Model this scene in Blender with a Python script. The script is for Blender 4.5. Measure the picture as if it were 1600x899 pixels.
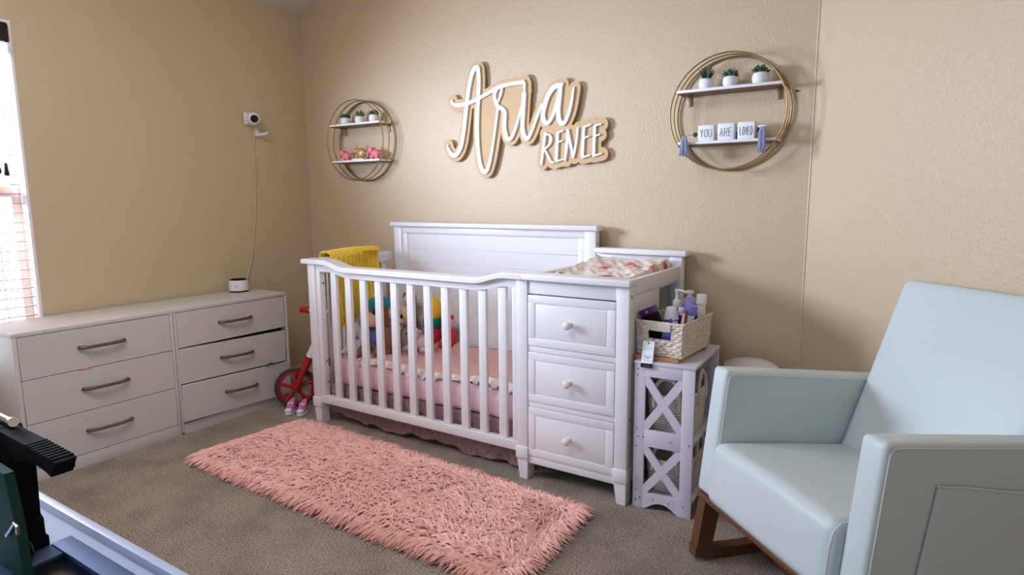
import bpy, bmesh, math, random
import numpy as np
from mathutils import Vector, Matrix, Euler
R_ = random.Random(7)
D = bpy.data
SC = bpy.context.scene
for o in list(D.objects): D.objects.remove(o)
rad = math.radians

# ---------------------------------------------------------------- camera
cam = D.cameras.new('camera'); cam.sensor_width = 36; cam.lens = 975.98/1600*36
cam.clip_start = 0.05
co = D.objects.new('camera', cam); SC.collection.objects.link(co)
RX = Vector((0.842445, 0.538738, -0.006953)); RY = Vector((-0.070018, 0.122268, 0.990024)); RZ = -Vector((-0.534214, 0.833554, -0.140725))
m = Matrix((RX, RY, RZ)).transposed().to_4x4(); m.translation = (0, 0, 1.25)
co.matrix_world = m
SC.camera = co

# ---------------------------------------------------------------- world, light, exposure
w = D.worlds.new('world'); SC.world = w; w.use_nodes = True
bg = w.node_tree.nodes['Background']; bg.inputs[0].default_value = (0.68, 0.86, 1.08, 1); bg.inputs[1].default_value = 4.5
def area(name, loc, direction, sx, sy, power, color, spread=180):
    l = D.lights.new(name, 'AREA'); l.shape = 'RECTANGLE'; l.size = sx; l.size_y = sy; l.energy = power; l.color = color
    l.spread = rad(spread)
    o = D.objects.new(name, l); SC.collection.objects.link(o); o.location = loc
    o.rotation_euler = Vector(direction).to_track_quat('-Z', 'Y').to_euler()
    return o
WIN_Y0, WIN_Y1, WIN_Z0, WIN_Z1 = 0.12, 1.318, 0.46, 2.09
area('daylight_window', (-4.05, 0.62, 1.78), (1, 1.4, -0.16), 1.0, 0.75, 142, (0.74, 0.87, 1.16), 140)
area('added_fill_overhead', (-2.0, 0.55, 2.74), (0, 0.12, -1), 1.2, 1.2, 34, (0.96, 0.97, 1.06))  # added soft overhead fill; the room has no modelled ceiling fixture
area('added_fill_rear', (-0.4, -1.66, 1.45), (-0.1, 1, -0.05), 1.1, 1.2, 16, (0.56, 0.82, 1.28))  # added weak bluish fill behind the camera; no rear window exists
SC.view_settings.view_transform = 'Standard'; SC.view_settings.look = 'None'
SC.view_settings.exposure = 0.10; SC.view_settings.gamma = 1; SC.view_settings.use_curve_mapping = False

# ---------------------------------------------------------------- materials
def srgb(r, g, b):
    f = lambda c: (c/255/12.92) if c/255 <= .04045 else ((c/255+.055)/1.055)**2.4
    return (f(r), f(g), f(b), 1)
def mat(name, col, rough=.5, metal=0, bump=0, bscale=200, var=0, vscale=8, spec=.5, trans=0, sheen=0, ior=1.45, detail=4, bdist=.01, island=0):
    M = D.materials.new(name); M.use_nodes = True; nt = M.node_tree; b = nt.nodes['Principled BSDF']
    b.inputs['Base Color'].default_value = col; b.inputs['Roughness'].default_value = rough; b.inputs['Metallic'].default_value = metal
    b.inputs['Specular IOR Level'].default_value = spec; b.inputs['Transmission Weight'].default_value = trans; b.inputs['IOR'].default_value = ior
    b.inputs['Sheen Weight'].default_value = sheen
    tc = nt.nodes.new('ShaderNodeTexCoord')
    if var or island:
        mx = nt.nodes.new('ShaderNodeMix'); mx.data_type = 'RGBA'
        k = var or island
        mx.inputs['A'].default_value = tuple(c*(1-k) for c in col[:3])+(1,); mx.inputs['B'].default_value = tuple(min(1, c*(1+k)) for c in col[:3])+(1,)
        if var:
            n = nt.nodes.new('ShaderNodeTexNoise'); n.inputs['Scale'].default_value = vscale; n.inputs['Detail'].default_value = detail
            nt.links.new(tc.outputs['Object'], n.inputs['Vector']); nt.links.new(n.outputs['Fac'], mx.inputs['Factor'])
        else:
            g = nt.nodes.new('ShaderNodeNewGeometry'); nt.links.new(g.outputs['Random Per Island'], mx.inputs['Factor'])
        nt.links.new(mx.outputs['Result'], b.inputs['Base Color'])
    if bump:
        n2 = nt.nodes.new('ShaderNodeTexNoise'); n2.inputs['Scale'].default_value = bscale; n2.inputs['Detail'].default_value = 3
        bp = nt.nodes.new('ShaderNodeBump'); bp.inputs['Strength'].default_value = bump; bp.inputs['Distance'].default_value = bdist
        nt.links.new(tc.outputs['Object'], n2.inputs['Vector']); nt.links.new(n2.outputs['Fac'], bp.inputs['Height']); nt.links.new(bp.outputs['Normal'], b.inputs['Normal'])
    return M
WALL = mat('wall_paint', srgb(207, 185, 152), .42, bump=.45, bscale=95, bdist=.006, var=.02, vscale=2, spec=.45)
CEIL = mat('ceiling_paint', srgb(225, 222, 216), .8, bump=.5, bscale=70)
TRIM = mat('white_trim', srgb(236, 234, 230), .4)
CRIB = mat('crib_white', srgb(233, 231, 231), .34, var=.015, vscale=3)
DRES = mat('dresser_white', srgb(208, 204, 197), .5, bump=.12, bscale=60, bdist=.003, var=.02, vscale=30)
GAP_SHADE = mat('gap_shade', srgb(34, 28, 26), .9)  # near-black colour standing in for shade inside the furniture gaps
PEWTER = mat('pewter', srgb(120, 108, 102), .38, metal=.75)
GOLD = mat('antique_gold', srgb(158, 130, 88), .5, metal=.9)
WHITEP = mat('white_plastic', srgb(235, 234, 232), .35)
BLACKP = mat('black_plastic', srgb(14, 14, 17), .35)
BLACKM = mat('black_matt', srgb(8, 8, 10), .75, spec=.2)
SIGNW = mat('sign_white', srgb(230, 233, 238), .4)
SIGNB = mat('sign_birch', srgb(204, 170, 124), .6, var=.05, vscale=12)
RUGM = mat('rug_pink', srgb(250, 190, 176), .9, island=.16, sheen=.3)
RUGB = mat('rug_backing', srgb(216, 132, 124), .95)
LEATH = mat('white_leatherette', srgb(202, 211, 208), .42, bump=.12, bscale=260, bdist=.002, var=.015, vscale=4)
SEAM = mat('seam_thread', srgb(150, 158, 156), .7)
WALNUT = mat('walnut_wood', srgb(98, 63, 37), .4, var=.25, vscale=14)
ORG = mat('organizer_white', srgb(214, 206, 216), .5, bump=.05, bscale=60)
KNOB = mat('ivory_knob', srgb(234, 222, 214), .3)
SHEET = mat('pink_sheet', srgb(246, 202, 210), .85, var=.05, vscale=20, sheen=.2)
QUILT = mat('pink_quilt', srgb(230, 172, 158), .9, var=.06, vscale=14, bump=.4, bscale=25, sheen=.2)
RUFF = mat('cream_ruffle', srgb(240, 228, 218), .9, bump=.3, bscale=60)
PLUSH = mat('dusty_pink_plush', srgb(176, 128, 128), 1, bump=1, bscale=140, bdist=.02, var=.3, vscale=40, sheen=.4)
YELL = mat('yellow_yarn', srgb(236, 200, 60), .9, sheen=.3, var=.06, vscale=60)
ROPE = mat('cotton_rope', srgb(226, 214, 200), .9, bump=.5, bscale=200)
LEAF = mat('succulent_green', srgb(44, 84, 50), .5, var=.3, vscale=40)
LEAF2 = mat('succulent_bright', srgb(88, 128, 66), .5, var=.3, vscale=40)
POT = mat('pot_white', srgb(235, 236, 238), .4)
SOIL = mat('soil', srgb(60, 44, 32), 1)
FPINK = mat('pink_ceramic', srgb(236, 130, 138), .45)
BRASS = mat('soft_gold', srgb(196, 160, 112), .4, metal=.4)
BLIND = mat('blind_wood_glow', srgb(204, 158, 132), .5)  # paler than the dark wood: window glow put into the slat colour
DARKW = mat('headrail_dark', srgb(40, 18, 16), .35)
CORD = mat('cord', srgb(206, 188, 182), .8)
CABLE = mat('ivory_cable', srgb(226, 204, 170), .6)
RED = mat('red_paint', srgb(178, 26, 34), .35)
TYRE = mat('grey_tyre', srgb(66, 56, 56), .8)
TASS = mat('blue_grey_yarn', srgb(148, 156, 186), .9, island=.25)
BEAD = mat('dark_bead', srgb(72, 58, 46), .5)
LETT = mat('grey_lettering', srgb(138, 142, 148), .7)
PURP = mat('purple_pack', srgb(92, 72, 176), .4)
DPURP = mat('plum_pack', srgb(88, 22, 100), .4)
LAV = mat('lavender_plastic', srgb(180, 166, 222), .25)
LAVC = mat('lavender_cap', srgb(134, 128, 212), .4)
CLEAR = mat('olive_clear_gel', srgb(176, 176, 140), .15, trans=.6)
BRUSH = mat('chestnut_gloss', srgb(128, 58, 28), .22)
TEAL = mat('dark_teal', srgb(16, 66, 62), .5)
PAPER = mat('paper_white', srgb(238, 240, 248), .7)
PINKP = mat('pink_pattern', srgb(216, 120, 172), .6, var=.45, vscale=60)
WOODB = mat('oak_board', srgb(186, 140, 96), .5, var=.15, vscale=20)
DESK = mat('desk_white', srgb(184, 194, 214), .32)
ALU = mat('blue_grey_metal', srgb(74, 92, 128), .55, metal=.4)
CHROME = mat('chrome', srgb(220, 224, 230), .12, metal=1)
SCREEN = mat('black_glass', srgb(8, 9, 14), .15)
GREEN = mat('dark_green_panel', srgb(8, 62, 52), .7)
RABB = mat('grey_white_fur', srgb(214, 206, 206), 1, bump=.6, bscale=180, sheen=.3)
MONK = mat('brown_fur', srgb(146, 92, 64), 1, bump=.6, bscale=180, sheen=.3)
TANF = mat('tan_fur', srgb(222, 178, 142), 1, bump=.4, bscale=180, sheen=.3)
CREAM = mat('cream_fur', srgb(232, 216, 200), 1, bump=.5, bscale=160, sheen=.3)
PFUR = mat('pink_fur', srgb(226, 160, 170), 1, bump=.5, bscale=160, sheen=.3)
YFEL = mat('yellow_felt', srgb(246, 190, 30), .9)
GFEL = mat('green_felt', srgb(22, 120, 96), .9)
RFEL = mat('red_felt', srgb(206, 58, 66), .9)
TFEL = mat('teal_felt', srgb(40, 122, 132), .9)
BFEL = mat('patterned_blue_cloth', srgb(86, 110, 170), .9, var=.6, vscale=70)
PORT = mat('frosted_white', srgb(224, 222, 218), .35)
def floral():
    M = mat('floral_cloth', srgb(234, 220, 208), .85); nt = M.node_tree; b = nt.nodes['Principled BSDF']
    tc = nt.nodes.new('ShaderNodeTexCoord')
    def vor(scale, cr, off):
        mp = nt.nodes.new('ShaderNodeMapping'); mp.inputs['Location'].default_value = (off, off*.7, 0); mp.inputs['Scale'].default_value = (1, 1, .2)
        nz = nt.nodes.new('ShaderNodeTexNoise'); nz.inputs['Scale'].default_value = scale*1.8
        ad = nt.nodes.new('ShaderNodeVectorMath'); ad.operation = 'MULTIPLY_ADD'; ad.inputs[1].default_value = (.028, .028, 0)
        nt.links.new(tc.outputs['Object'], mp.inputs['Vector']); nt.links.new(tc.outputs['Object'], nz.inputs['Vector'])
        nt.links.new(nz.outputs['Color'], ad.inputs[0]); nt.links.new(mp.outputs['Vector'], ad.inputs[2])
        v = nt.nodes.new('ShaderNodeTexVoronoi'); v.inputs['Scale'].default_value = scale; v.inputs['Randomness'].default_value = .8
        nt.links.new(ad.outputs[0], v.inputs['Vector'])
        c = nt.nodes.new('ShaderNodeMath'); c.operation = 'LESS_THAN'; c.inputs[1].default_value = cr
        nt.links.new(v.outputs['Distance'], c.inputs[0]); return c.outputs[0]
    prev = None
    for sc, cr, off, col in ((9, .30, .3, srgb(226, 150, 150)), (9, .18, .3, srgb(190, 74, 92)), (14, .17, 1.9, srgb(150, 150, 132)), (17, .15, 4.1, srgb(228, 160, 148))):
        mx = nt.nodes.new('ShaderNodeMix'); mx.data_type = 'RGBA'; nt.links.new(vor(sc, cr, off), mx.inputs['Factor'])
        if prev: nt.links.new(prev, mx.inputs['A'])
        else: mx.inputs['A'].default_value = srgb(234, 220, 208)
        mx.inputs['B'].default_value = col; prev = mx.outputs['Result']
    nt.links.new(prev, b.inputs['Base Color']); return M
FLOR = floral()
def carpet():
    M = D.materials.new('carpet_pile'); M.use_nodes = True; nt = M.node_tree; b = nt.nodes['Principled BSDF']
    b.inputs['Roughness'].default_value = 1; b.inputs['Specular IOR Level'].default_value = .05
    tc = nt.nodes.new('ShaderNodeTexCoord')
    n = nt.nodes.new('ShaderNodeTexNoise'); n.inputs['Scale'].default_value = 150; n.inputs['Detail'].default_value = 5; n.inputs['Roughness'].default_value = .75
    n3 = nt.nodes.new('ShaderNodeTexNoise'); n3.inputs['Scale'].default_value = 5; n3.inputs['Detail'].default_value = 4
    r = nt.nodes.new('ShaderNodeValToRGB'); e = r.color_ramp.elements
    e[0].position = .36; e[0].color = srgb(116, 100, 86); e[1].position = .66; e[1].color = srgb(238, 222, 202)
    r3 = nt.nodes.new('ShaderNodeMapRange'); r3.inputs['From Min'].default_value = .35; r3.inputs['From Max'].default_value = .6; r3.inputs['To Min'].default_value = .8; r3.inputs['To Max'].default_value = 1.04
    mx = nt.nodes.new('ShaderNodeMix'); mx.data_type = 'RGBA'; mx.blend_type = 'MULTIPLY'; mx.inputs['Factor'].default_value = 1
    bp = nt.nodes.new('ShaderNodeBump'); bp.inputs['Strength'].default_value = 1; bp.inputs['Distance'].default_value = .012
    for x in (n, n3): nt.links.new(tc.outputs['Object'], x.inputs['Vector'])
    nt.links.new(n.outputs['Fac'], r.inputs['Fac']); nt.links.new(n3.outputs['Fac'], r3.inputs['Value'])
    nt.links.new(r.outputs['Color'], mx.inputs['A']); nt.links.new(r3.outputs['Result'], mx.inputs['B'])
    nt.links.new(mx.outputs['Result'], b.inputs['Base Color']); nt.links.new(n.outputs['Fac'], bp.inputs['Height']); nt.links.new(bp.outputs['Normal'], b.inputs['Normal'])
    return M
CARPET = carpet()
def wicker():
    M = mat('wicker_weave', srgb(206, 192, 170), .85); nt = M.node_tree; b = nt.nodes['Principled BSDF']
    tc = nt.nodes.new('ShaderNodeTexCoord'); n = nt.nodes.new('ShaderNodeTexNoise'); n.inputs['Scale'].default_value = 90; n.inputs['Detail'].default_value = 4
    r = nt.nodes.new('ShaderNodeValToRGB'); e = r.color_ramp.elements; e[0].position = .35; e[0].color = srgb(188, 172, 150); e[1].position = .65; e[1].color = srgb(234, 224, 208)
    nt.links.new(tc.outputs['Object'], n.inputs['Vector']); nt.links.new(n.outputs['Fac'], r.inputs['Fac']); nt.links.new(r.outputs['Color'], b.inputs['Base Color'])
    return M
WICK = wicker()

# ---------------------------------------------------------------- geometry helpers
class MB:
    def __init__(s): s.v = []; s.f = []
    def add(s, vs, fs, M=None):
        k = len(s.v); s.v += [tuple(M @ Vector(p)) if M else tuple(p) for p in vs]; s.f += [tuple(i+k for i in f) for f in fs]; return s
    def bm(s, b, M=None):
        b.verts.index_update(); s.add([x.co[:] for x in b.verts], [[x.index for x in f.verts] for f in b.faces], M); b.free(); return s
    def box(s, x0, x1, y0, y1, z0, z1, r=0, segs=2, M=None, f=None):
        b = bmesh.new(); bmesh.ops.create_cube(b, size=1)
        for v in b.verts: v.co = Vector(((x0+x1)/2+v.co.x*(x1-x0), (y0+y1)/2+v.co.y*(y1-y0), (z0+z1)/2+v.co.z*(z1-z0)))
        if r: bmesh.ops.bevel(b, geom=b.edges[:], offset=min(r, .49*min(x1-x0, y1-y0, z1-z0)), segments=segs, affect='EDGES', profile=.5)
        if f:
            for v in b.verts: v.co = Vector(f(v.co))
        return s.bm(b, M)
    def sph(s, c, r, u=16, v=10, M=None):
        b = bmesh.new(); bmesh.ops.create_uvsphere(b, u_segments=u, v_segments=v, radius=1)
        rr = (r, r, r) if not hasattr(r, '__len__') else r
        T = Matrix.Translation(c) @ (M or Matrix()) @ Matrix.Diagonal((*rr, 1)); return s.bm(b, T)
    def tube(s, pts, r, n=8, closed=False, caps=True, flat=1):
        P = [Vector(p) for p in pts]; N = len(P); rr = r if hasattr(r, '__len__') else [r]*N
        vs = []; fs = []; prev = None
        for i in range(N):
            t = (P[(i+1) % N]-P[i-1]) if closed else (P[min(i+1, N-1)]-P[max(i-1, 0)])
            t.normalize()
            if prev is None:
                a = Vector((0, 0, 1)) if abs(t.z) < .9 else Vector((1, 0, 0)); u = t.cross(a).normalized()
            else:
                u = (prev-t*prev.dot(t)).normalized()
            prev = u; w_ = t.cross(u)
            for k in range(n):
                an = 2*math.pi*k/n; vs.append(P[i]+(u*math.cos(an)+w_*math.sin(an)*flat)*rr[i])
        for i in range(N if closed else N-1):
            for k in range(n):
                a = i*n+k; b_ = i*n+(k+1) % n; c = ((i+1) % N)*n+(k+1) % n; d = ((i+1) % N)*n+k; fs.append((a, d, c, b_))
        if caps and not closed: fs.append(tuple(range(n))); fs.append(tuple(reversed(range((N-1)*n, N*n))))
        return s.add(vs, fs)
    def lathe(s, prof, c=(0, 0, 0), n=24, M=None, sx=1, sy=1):
        vs = []; fs = []
        for (r, z) in prof:
            for k in range(n):
                a = 2*math.pi*k/n; vs.append((c[0]+r*math.cos(a)*sx, c[1]+r*math.sin(a)*sy, c[2]+z))
        for i in range(len(prof)-1):
            for k in range(n): fs.append((i*n+k, i*n+(k+1) % n, (i+1)*n+(k+1) % n, (i+1)*n+k))
        if prof[0][0] > 1e-6: fs.append(tuple(reversed(range(n))))
        if prof[-1][0] > 1e-6: fs.append(tuple(range((len(prof)-1)*n, len(prof)*n)))
        return s.add(vs, fs, M)
    def prism(s, poly, axis, a, b, M=None):
        # poly: 2D points; axis 'y' -> (x,z), 'x' -> (y,z), 'z' -> (x,y)
        mk = {'y': lambda p, t: (p[0], t, p[1]), 'x': lambda p, t: (t, p[0], p[1]), 'z': lambda p, t: (p[0], p[1], t)}[axis]
        n = len(poly); vs = [mk(p, a) for p in poly]+[mk(p, b) for p in poly]
        fs = [tuple(range(n)), tuple(reversed(range(n, 2*n)))]+[(i, i+n, (i+1) % n+n, (i+1) % n) for i in range(n)]
        return s.add(vs, fs, M)
    def grid(s, fn, nu, nv, closed_u=False):
        vs = [fn(i/(nu-1 if not closed_u else nu), j/(nv-1)) for j in range(nv) for i in range(nu)]
        fs = []
        for j in range(nv-1):
            for i in range(nu if closed_u else nu-1):
                i2 = (i+1) % nu; fs.append((j*nu+i, j*nu+i2, (j+1)*nu+i2, (j+1)*nu+i))
        return s.add(vs, fs)
    def build(s, name, material, parent=None, local=False, smooth=True, angle=38, fixn=True):
        me = D.meshes.new(name); off = Vector(parent.location) if (parent and not local and parent.parent is None) else Vector((0, 0, 0))
        if parent and not local and parent.parent is not None: off = Vector(parent.parent.location)
        me.from_pydata([tuple(Vector(v)-off) for v in s.v], [], s.f)
        if fixn:
            b = bmesh.new(); b.from_mesh(me); bmesh.ops.recalc_face_normals(b, faces=b.faces); b.to_mesh(me); b.free()
        me.materials.append(material)
        if smooth:
            me.shade_smooth(); me.set_sharp_from_angle(angle=rad(angle))
        o = D.objects.new(name, me); SC.collection.objects.link(o)
        if parent: o.parent = parent
        return o
def tag(o, label, cat, group=None, kind=None):
    o['label'] = label; o['category'] = cat
    if group: o['group'] = group
    if kind: o['kind'] = kind
    return o
def thing(name, label, cat, loc=(0, 0, 0), rot=(0, 0, 0), group=None):
    o = D.objects.new(name, None); SC.collection.objects.link(o); o.location = loc; o.rotation_euler = rot; o.empty_display_size = .05
    return tag(o, label, cat, group)
def plain(o, loc):
    # give a one-mesh thing its origin at its base
    l = Vector(loc)
    for v in o.data.vertices: v.co -= l
    o.location = l; return o
def struct(mb, name, material, **k):
    o = mb.build(name, material, smooth=k.get('smooth', False)); o['kind'] = 'structure'; return o
def copy_tree(o, parent=None):
    c = o.copy(); SC.collection.objects.link(c)
    if parent: c.parent = parent
    for ch in o.children: copy_tree(ch, c)
    return c
def catmull(P, n=8):
    P = [np.array(p, float) for p in P]; out = []
    for i in range(len(P)-1):
        p0 = P[max(i-1, 0)]; p1 = P[i]; p2 = P[i+1]; p3 = P[min(i+2, len(P)-1)]
        for k in range(n):
            t = k/n; out.append(.5*((2*p1)+(-p0+p2)*t+(2*p0-5*p1+4*p2-p3)*t*t+(-p0+3*p1-3*p2+p3)*t**3))
    out.append(P[-1]); return out
def smoothnoise(x, y, z=0):
    from mathutils import noise
    return noise.noise(Vector((x, y, z)))
# ================================================================ setting
XL, YB, YF, XR = -3.62, 3.0, -1.7, 1.25
CX = -.39; TAN = math.tan(rad(42))
YR = YB-(XR-CX)*TAN
def ceil_z(x): return 2.512+.25*(x-XL)
fl = struct(MB().box(XL-.15, XR+.15, YF-.15, YB+.15, -.1, 0), 'floor', CARPET)
T = .15
lw = MB()
lw.box(XL-T, XL, YF-T, WIN_Y0, 0, ceil_z(XL)+.02).box(XL-T, XL, WIN_Y1, YB+T, 0, ceil_z(XL)+.02)
lw.box(XL-T, XL, WIN_Y0, WIN_Y1, 0, WIN_Z0).box(XL-T, XL, WIN_Y0, WIN_Y1, WIN_Z1, ceil_z(XL)+.02)
struct(lw, 'wall_left', WALL)
def slopewall(mb, x0, y0, x1, y1, nx, ny):
    za, zb = ceil_z(x0)+.02, ceil_z(x1)+.02
    v = [(x0, y0, 0), (x1, y1, 0), (x1, y1, zb), (x0, y0, za)]
    v += [(a+nx*T, b+ny*T, c) for a, b, c in v]
    return mb.add(v, [(0, 1, 2, 3), (7, 6, 5, 4), (0, 4, 5, 1), (3, 2, 6, 7), (0, 3, 7, 4), (1, 5, 6, 2)])
struct(slopewall(MB(), XL, YB, CX, YB, 0, 1), 'wall_back', WALL)
rw = MB(); slopewall(rw, CX, YB, XR, YR, .669, .743)
struct(rw, 'wall_right', WALL)
struct(slopewall(MB(), XR, YR, XR, YF, 1, 0), 'wall_side', WALL)
struct(slopewall(MB(), XL, YF, XR, YF, 0, -1), 'wall_front', WALL)
ce = MB(); a, b = XL-T, XR+T
v = [(a, YF-T, ceil_z(a)), (b, YF-T, ceil_z(b)), (b, YB+T, ceil_z(b)), (a, YB+T, ceil_z(a))]
ce.add(v+[(p[0], p[1], p[2]+.1) for p in v], [(3, 2, 1, 0), (4, 5, 6, 7), (0, 1, 5, 4), (1, 2, 6, 5), (2, 3, 7, 6), (3, 0, 4, 7)])
struct(ce, 'ceiling', CEIL)
struct(MB().box(XL, XL+.014, YF, YB, 0, .085, .004), 'baseboard_left', TRIM)
struct(MB().box(XL+.014, CX, YB-.014, YB, 0, .085, .004), 'baseboard_back', TRIM)
bb = MB(); dx, dy = .743, -.669; nx, ny = -.669, -.743; L = (XR-CX)/.743
q = [(CX, YB), (CX+dx*L, YB+dy*L), (CX+dx*L+nx*.014, YB+dy*L+ny*.014), (CX+nx*.014, YB+ny*.014)]
bb.prism(q, 'z', 0, .085); struct(bb, 'baseboard_right', TRIM)
# rounded caulk bead running down the angled corner
CAULK = mat('caulk_paint_highlight', srgb(214, 194, 172), .25)  # paler than the walls: corner highlight put into the bead colour
cb = MB().tube([(CX-.0005, YB-.0012, .085), (CX-.0005, YB-.0012, ceil_z(CX)-.01)], .0045, 10); struct(cb, 'trim_1', CAULK, smooth=True)
# window: vinyl frame, meeting rail, panes
wm = MB(); fx0, fx1 = XL-.12, XL-.07
wm.box(fx0, fx1, WIN_Y0, WIN_Y0+.05, WIN_Z0, WIN_Z1, .004).box(fx0, fx1, WIN_Y1-.05, WIN_Y1, WIN_Z0, WIN_Z1, .004)
wm.box(fx0, fx1, WIN_Y0+.05, WIN_Y1-.05, WIN_Z0, WIN_Z0+.05, .004).box(fx0, fx1, WIN_Y0+.05, WIN_Y1-.05, WIN_Z1-.05, WIN_Z1, .004)
wi = struct(wm, 'window_1', TRIM)
o = MB().box(fx0, fx1+.006, WIN_Y0+.05, WIN_Y1-.05, 1.275, 1.328, .004).build('meeting_rail', TRIM, wi)
GL = D.materials.new('window_glass'); GL.use_nodes = True; nt_ = GL.node_tree; nt_.nodes.remove(nt_.nodes['Principled BSDF'])
tr_ = nt_.nodes.new('ShaderNodeBsdfTransparent'); gl_ = nt_.nodes.new('ShaderNodeBsdfGlossy'); gl_.inputs['Roughness'].default_value = .02; ms_ = nt_.nodes.new('ShaderNodeMixShader'); ms_.inputs[0].default_value = .05
nt_.links.new(tr_.outputs[0], ms_.inputs[1]); nt_.links.new(gl_.outputs[0], ms_.inputs[2]); nt_.links.new(ms_.outputs[0], nt_.nodes['Material Output'].inputs[0])
o = MB().box(XL-.1, XL-.096, WIN_Y0+.05, WIN_Y1-.05, WIN_Z0+.05, 1.275).build('glass_pane', GL, wi)
o = MB().box(XL-.1, XL-.096, WIN_Y0+.05, WIN_Y1-.05, 1.328, WIN_Z1-.05).build('glass_pane', GL, wi)
struct(MB().box(XL-.07, XL+.002, WIN_Y1-.012, WIN_Y1, WIN_Z0+.018, WIN_Z1-.012).box(XL-.07, XL+.002, WIN_Y0, WIN_Y0+.012, WIN_Z0+.018, WIN_Z1-.012).box(XL-.07, XL+.002, WIN_Y0, WIN_Y1, WIN_Z1-.012, WIN_Z1), 'trim_3', TRIM)
struct(MB().box(XL-.066, XL+.022, WIN_Y0+.001, WIN_Y1-.001, WIN_Z0, WIN_Z0+.018, .004), 'trim_2', TRIM)

# ================================================================ venetian blind
bl = thing('venetian_blind', 'wooden venetian blind with dark headrail hanging in the bright window on the left wall', 'window blind', (XL-.03, (WIN_Y0+WIN_Y1)/2, WIN_Z0+.02))
MB().box(XL-.062, XL+.02, WIN_Y0+.014, WIN_Y1-.013, 1.985, 2.076, .012, 3).build('headrail', DARKW, bl)
MB().box(XL-.05, XL+.024, WIN_Y1-.03, WIN_Y1-.014, 1.935, 1.985, .003).build('valance_clip', WHITEP, bl)
for k in range(34):
    z = 1.925-k*.0455
    if z < WIN_Z0+.05: break
    MB().box(XL-.054, XL-.002, WIN_Y0+.02, WIN_Y1-.018, z, z+.003, .001, 1).build('slat', BLIND, bl)
MB().box(XL-.054, XL-.002, WIN_Y0+.02, WIN_Y1-.018, WIN_Z0+.0185, WIN_Z0+.04, .004).build('bottom_rail', BLIND, bl)
for y in (WIN_Y0+.14, .72, WIN_Y1-.14):
    lm = MB()
    for x in (XL-.056, XL): lm.tube([(x, y, WIN_Z0+.03), (x, y, 1.99)], .0016, 6)
    lm.build('ladder_cord', CORD, bl)
for (y, z) in ((1.235, 1.43), (1.205, 1.44)):
    cm = MB().tube([(XL+.006, y, z), (XL+.006, y, 1.99)], .0012, 6); c = cm.build('pull_cord', CORD, bl)
    MB().lathe([(.004, .05), (.007, .045), (.009, .015), (.012, 0), (.010, -.012), (0, -.013)], (XL+.008, y, z-.045), 10).build('tassel', BLACKP, c)

# ================================================================ dresser
dr = thing('dresser', 'long white six drawer dresser with bronze bar handles under the window', 'dresser', (-3.41, 1.755, 0))
X0, X1 = -3.60, -3.252
for y0, y1, z0, y2 in ((1.051, 1.069, 0, 1.069), (1.734, 1.7495, 0, 1.7495), (1.7535, 1.766, .012, 1.766), (2.445, 2.46, 0, 2.46)):
    MB().box(X0, -3.234, y0, y1, z0, .668, .001).build('side_panel', DRES, dr)
MB().box(X0, X1-.03, 1.069, 1.734, .065, .667).build('drawer_gap_shade', GAP_SHADE, dr)  # solid dark infill; its colour supplies the shade between drawers
MB().box(X0, X1-.03, 1.767, 2.444, .065, .667).build('drawer_gap_shade', GAP_SHADE, dr)
MB().box(X0-.004, -3.2335, 1.049, 2.462, .668, .687, .002).build('top_panel', DRES, dr)
MB().box(X1-.02, -3.236, 1.069, 1.734, 0, .064, .001).build('plinth', DRES, dr)
MB().box(X1-.02, -3.239, 1.7665, 2.445, 0, .058, .001).build('plinth', DRES, dr)
def drawer(y0, y1, z0, z1, x=-3.234, tilt=0, hz=0):
    Mx = Matrix.Translation((0, y0, z1)) @ Matrix.Rotation(tilt, 4, 'X') @ Matrix.Translation((0, -y0, -z1))
    d = MB().box(x-.018, x, y0, y1, z0, z1, .0012, 1, M=Mx).build('drawer', DRES, dr)
    yc = (y0+y1)/2+.002; zc = (z0+z1)/2+.006+hz; p = []
    for k in range(13):
        t = -1+k/6; p.append(Mx @ Vector((x+.004+.022*(1-t**4), yc+t*.098, zc)))
    hm = MB().tube(p, [.0075+.001*abs(-1+k/6) for k in range(13)], 8)
    for t in (-.098, .098): hm.tube([Mx @ Vector((x-.001, yc+t, zc)), Mx @ Vector((x+.008, yc+t, zc))], .0095, 10)
    hm.build('handle', PEWTER, d)
drawer(1.0712, 1.7318, .4735, .6655); drawer(1.0712, 1.7318, .2705, .4705); drawer(1.0712, 1.7318, .0665, .2675)
drawer(1.7685, 2.4395, .4755, .6655); drawer(1.7685, 2.4365, .2795, .470, tilt=rad(-1.5)); drawer(1.7685, 2.452, .072, .2735, x=-3.222, tilt=rad(-1.75), hz=.004)
# scraps of clothing caught in the drawers
s = MB().grid(lambda u, v: (-3.236+.006*math.sin(v*3.1)+.002*math.sin(u*9), 1.293+u*.05, .4735+.004-.012*v*math.sin(u*3.14)), 10, 6)
tag(plain(s.build('cloth_scrap', FPINK), (-3.236, 1.318, .472)), 'pink scrap of clothing caught between the upper left dresser drawers', 'clothing')
s = MB().grid(lambda u, v: (-3.226+.012*math.sin(v*3.1), 2.275+u*.075, .262+.012*v*math.sin(u*3.14)), 12, 6)
tag(plain(s.build('cloth_scrap', GREEN), (-3.226, 2.312, .26)), 'dark scrap of clothing poking out above the lowest right dresser drawer', 'clothing')

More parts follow.
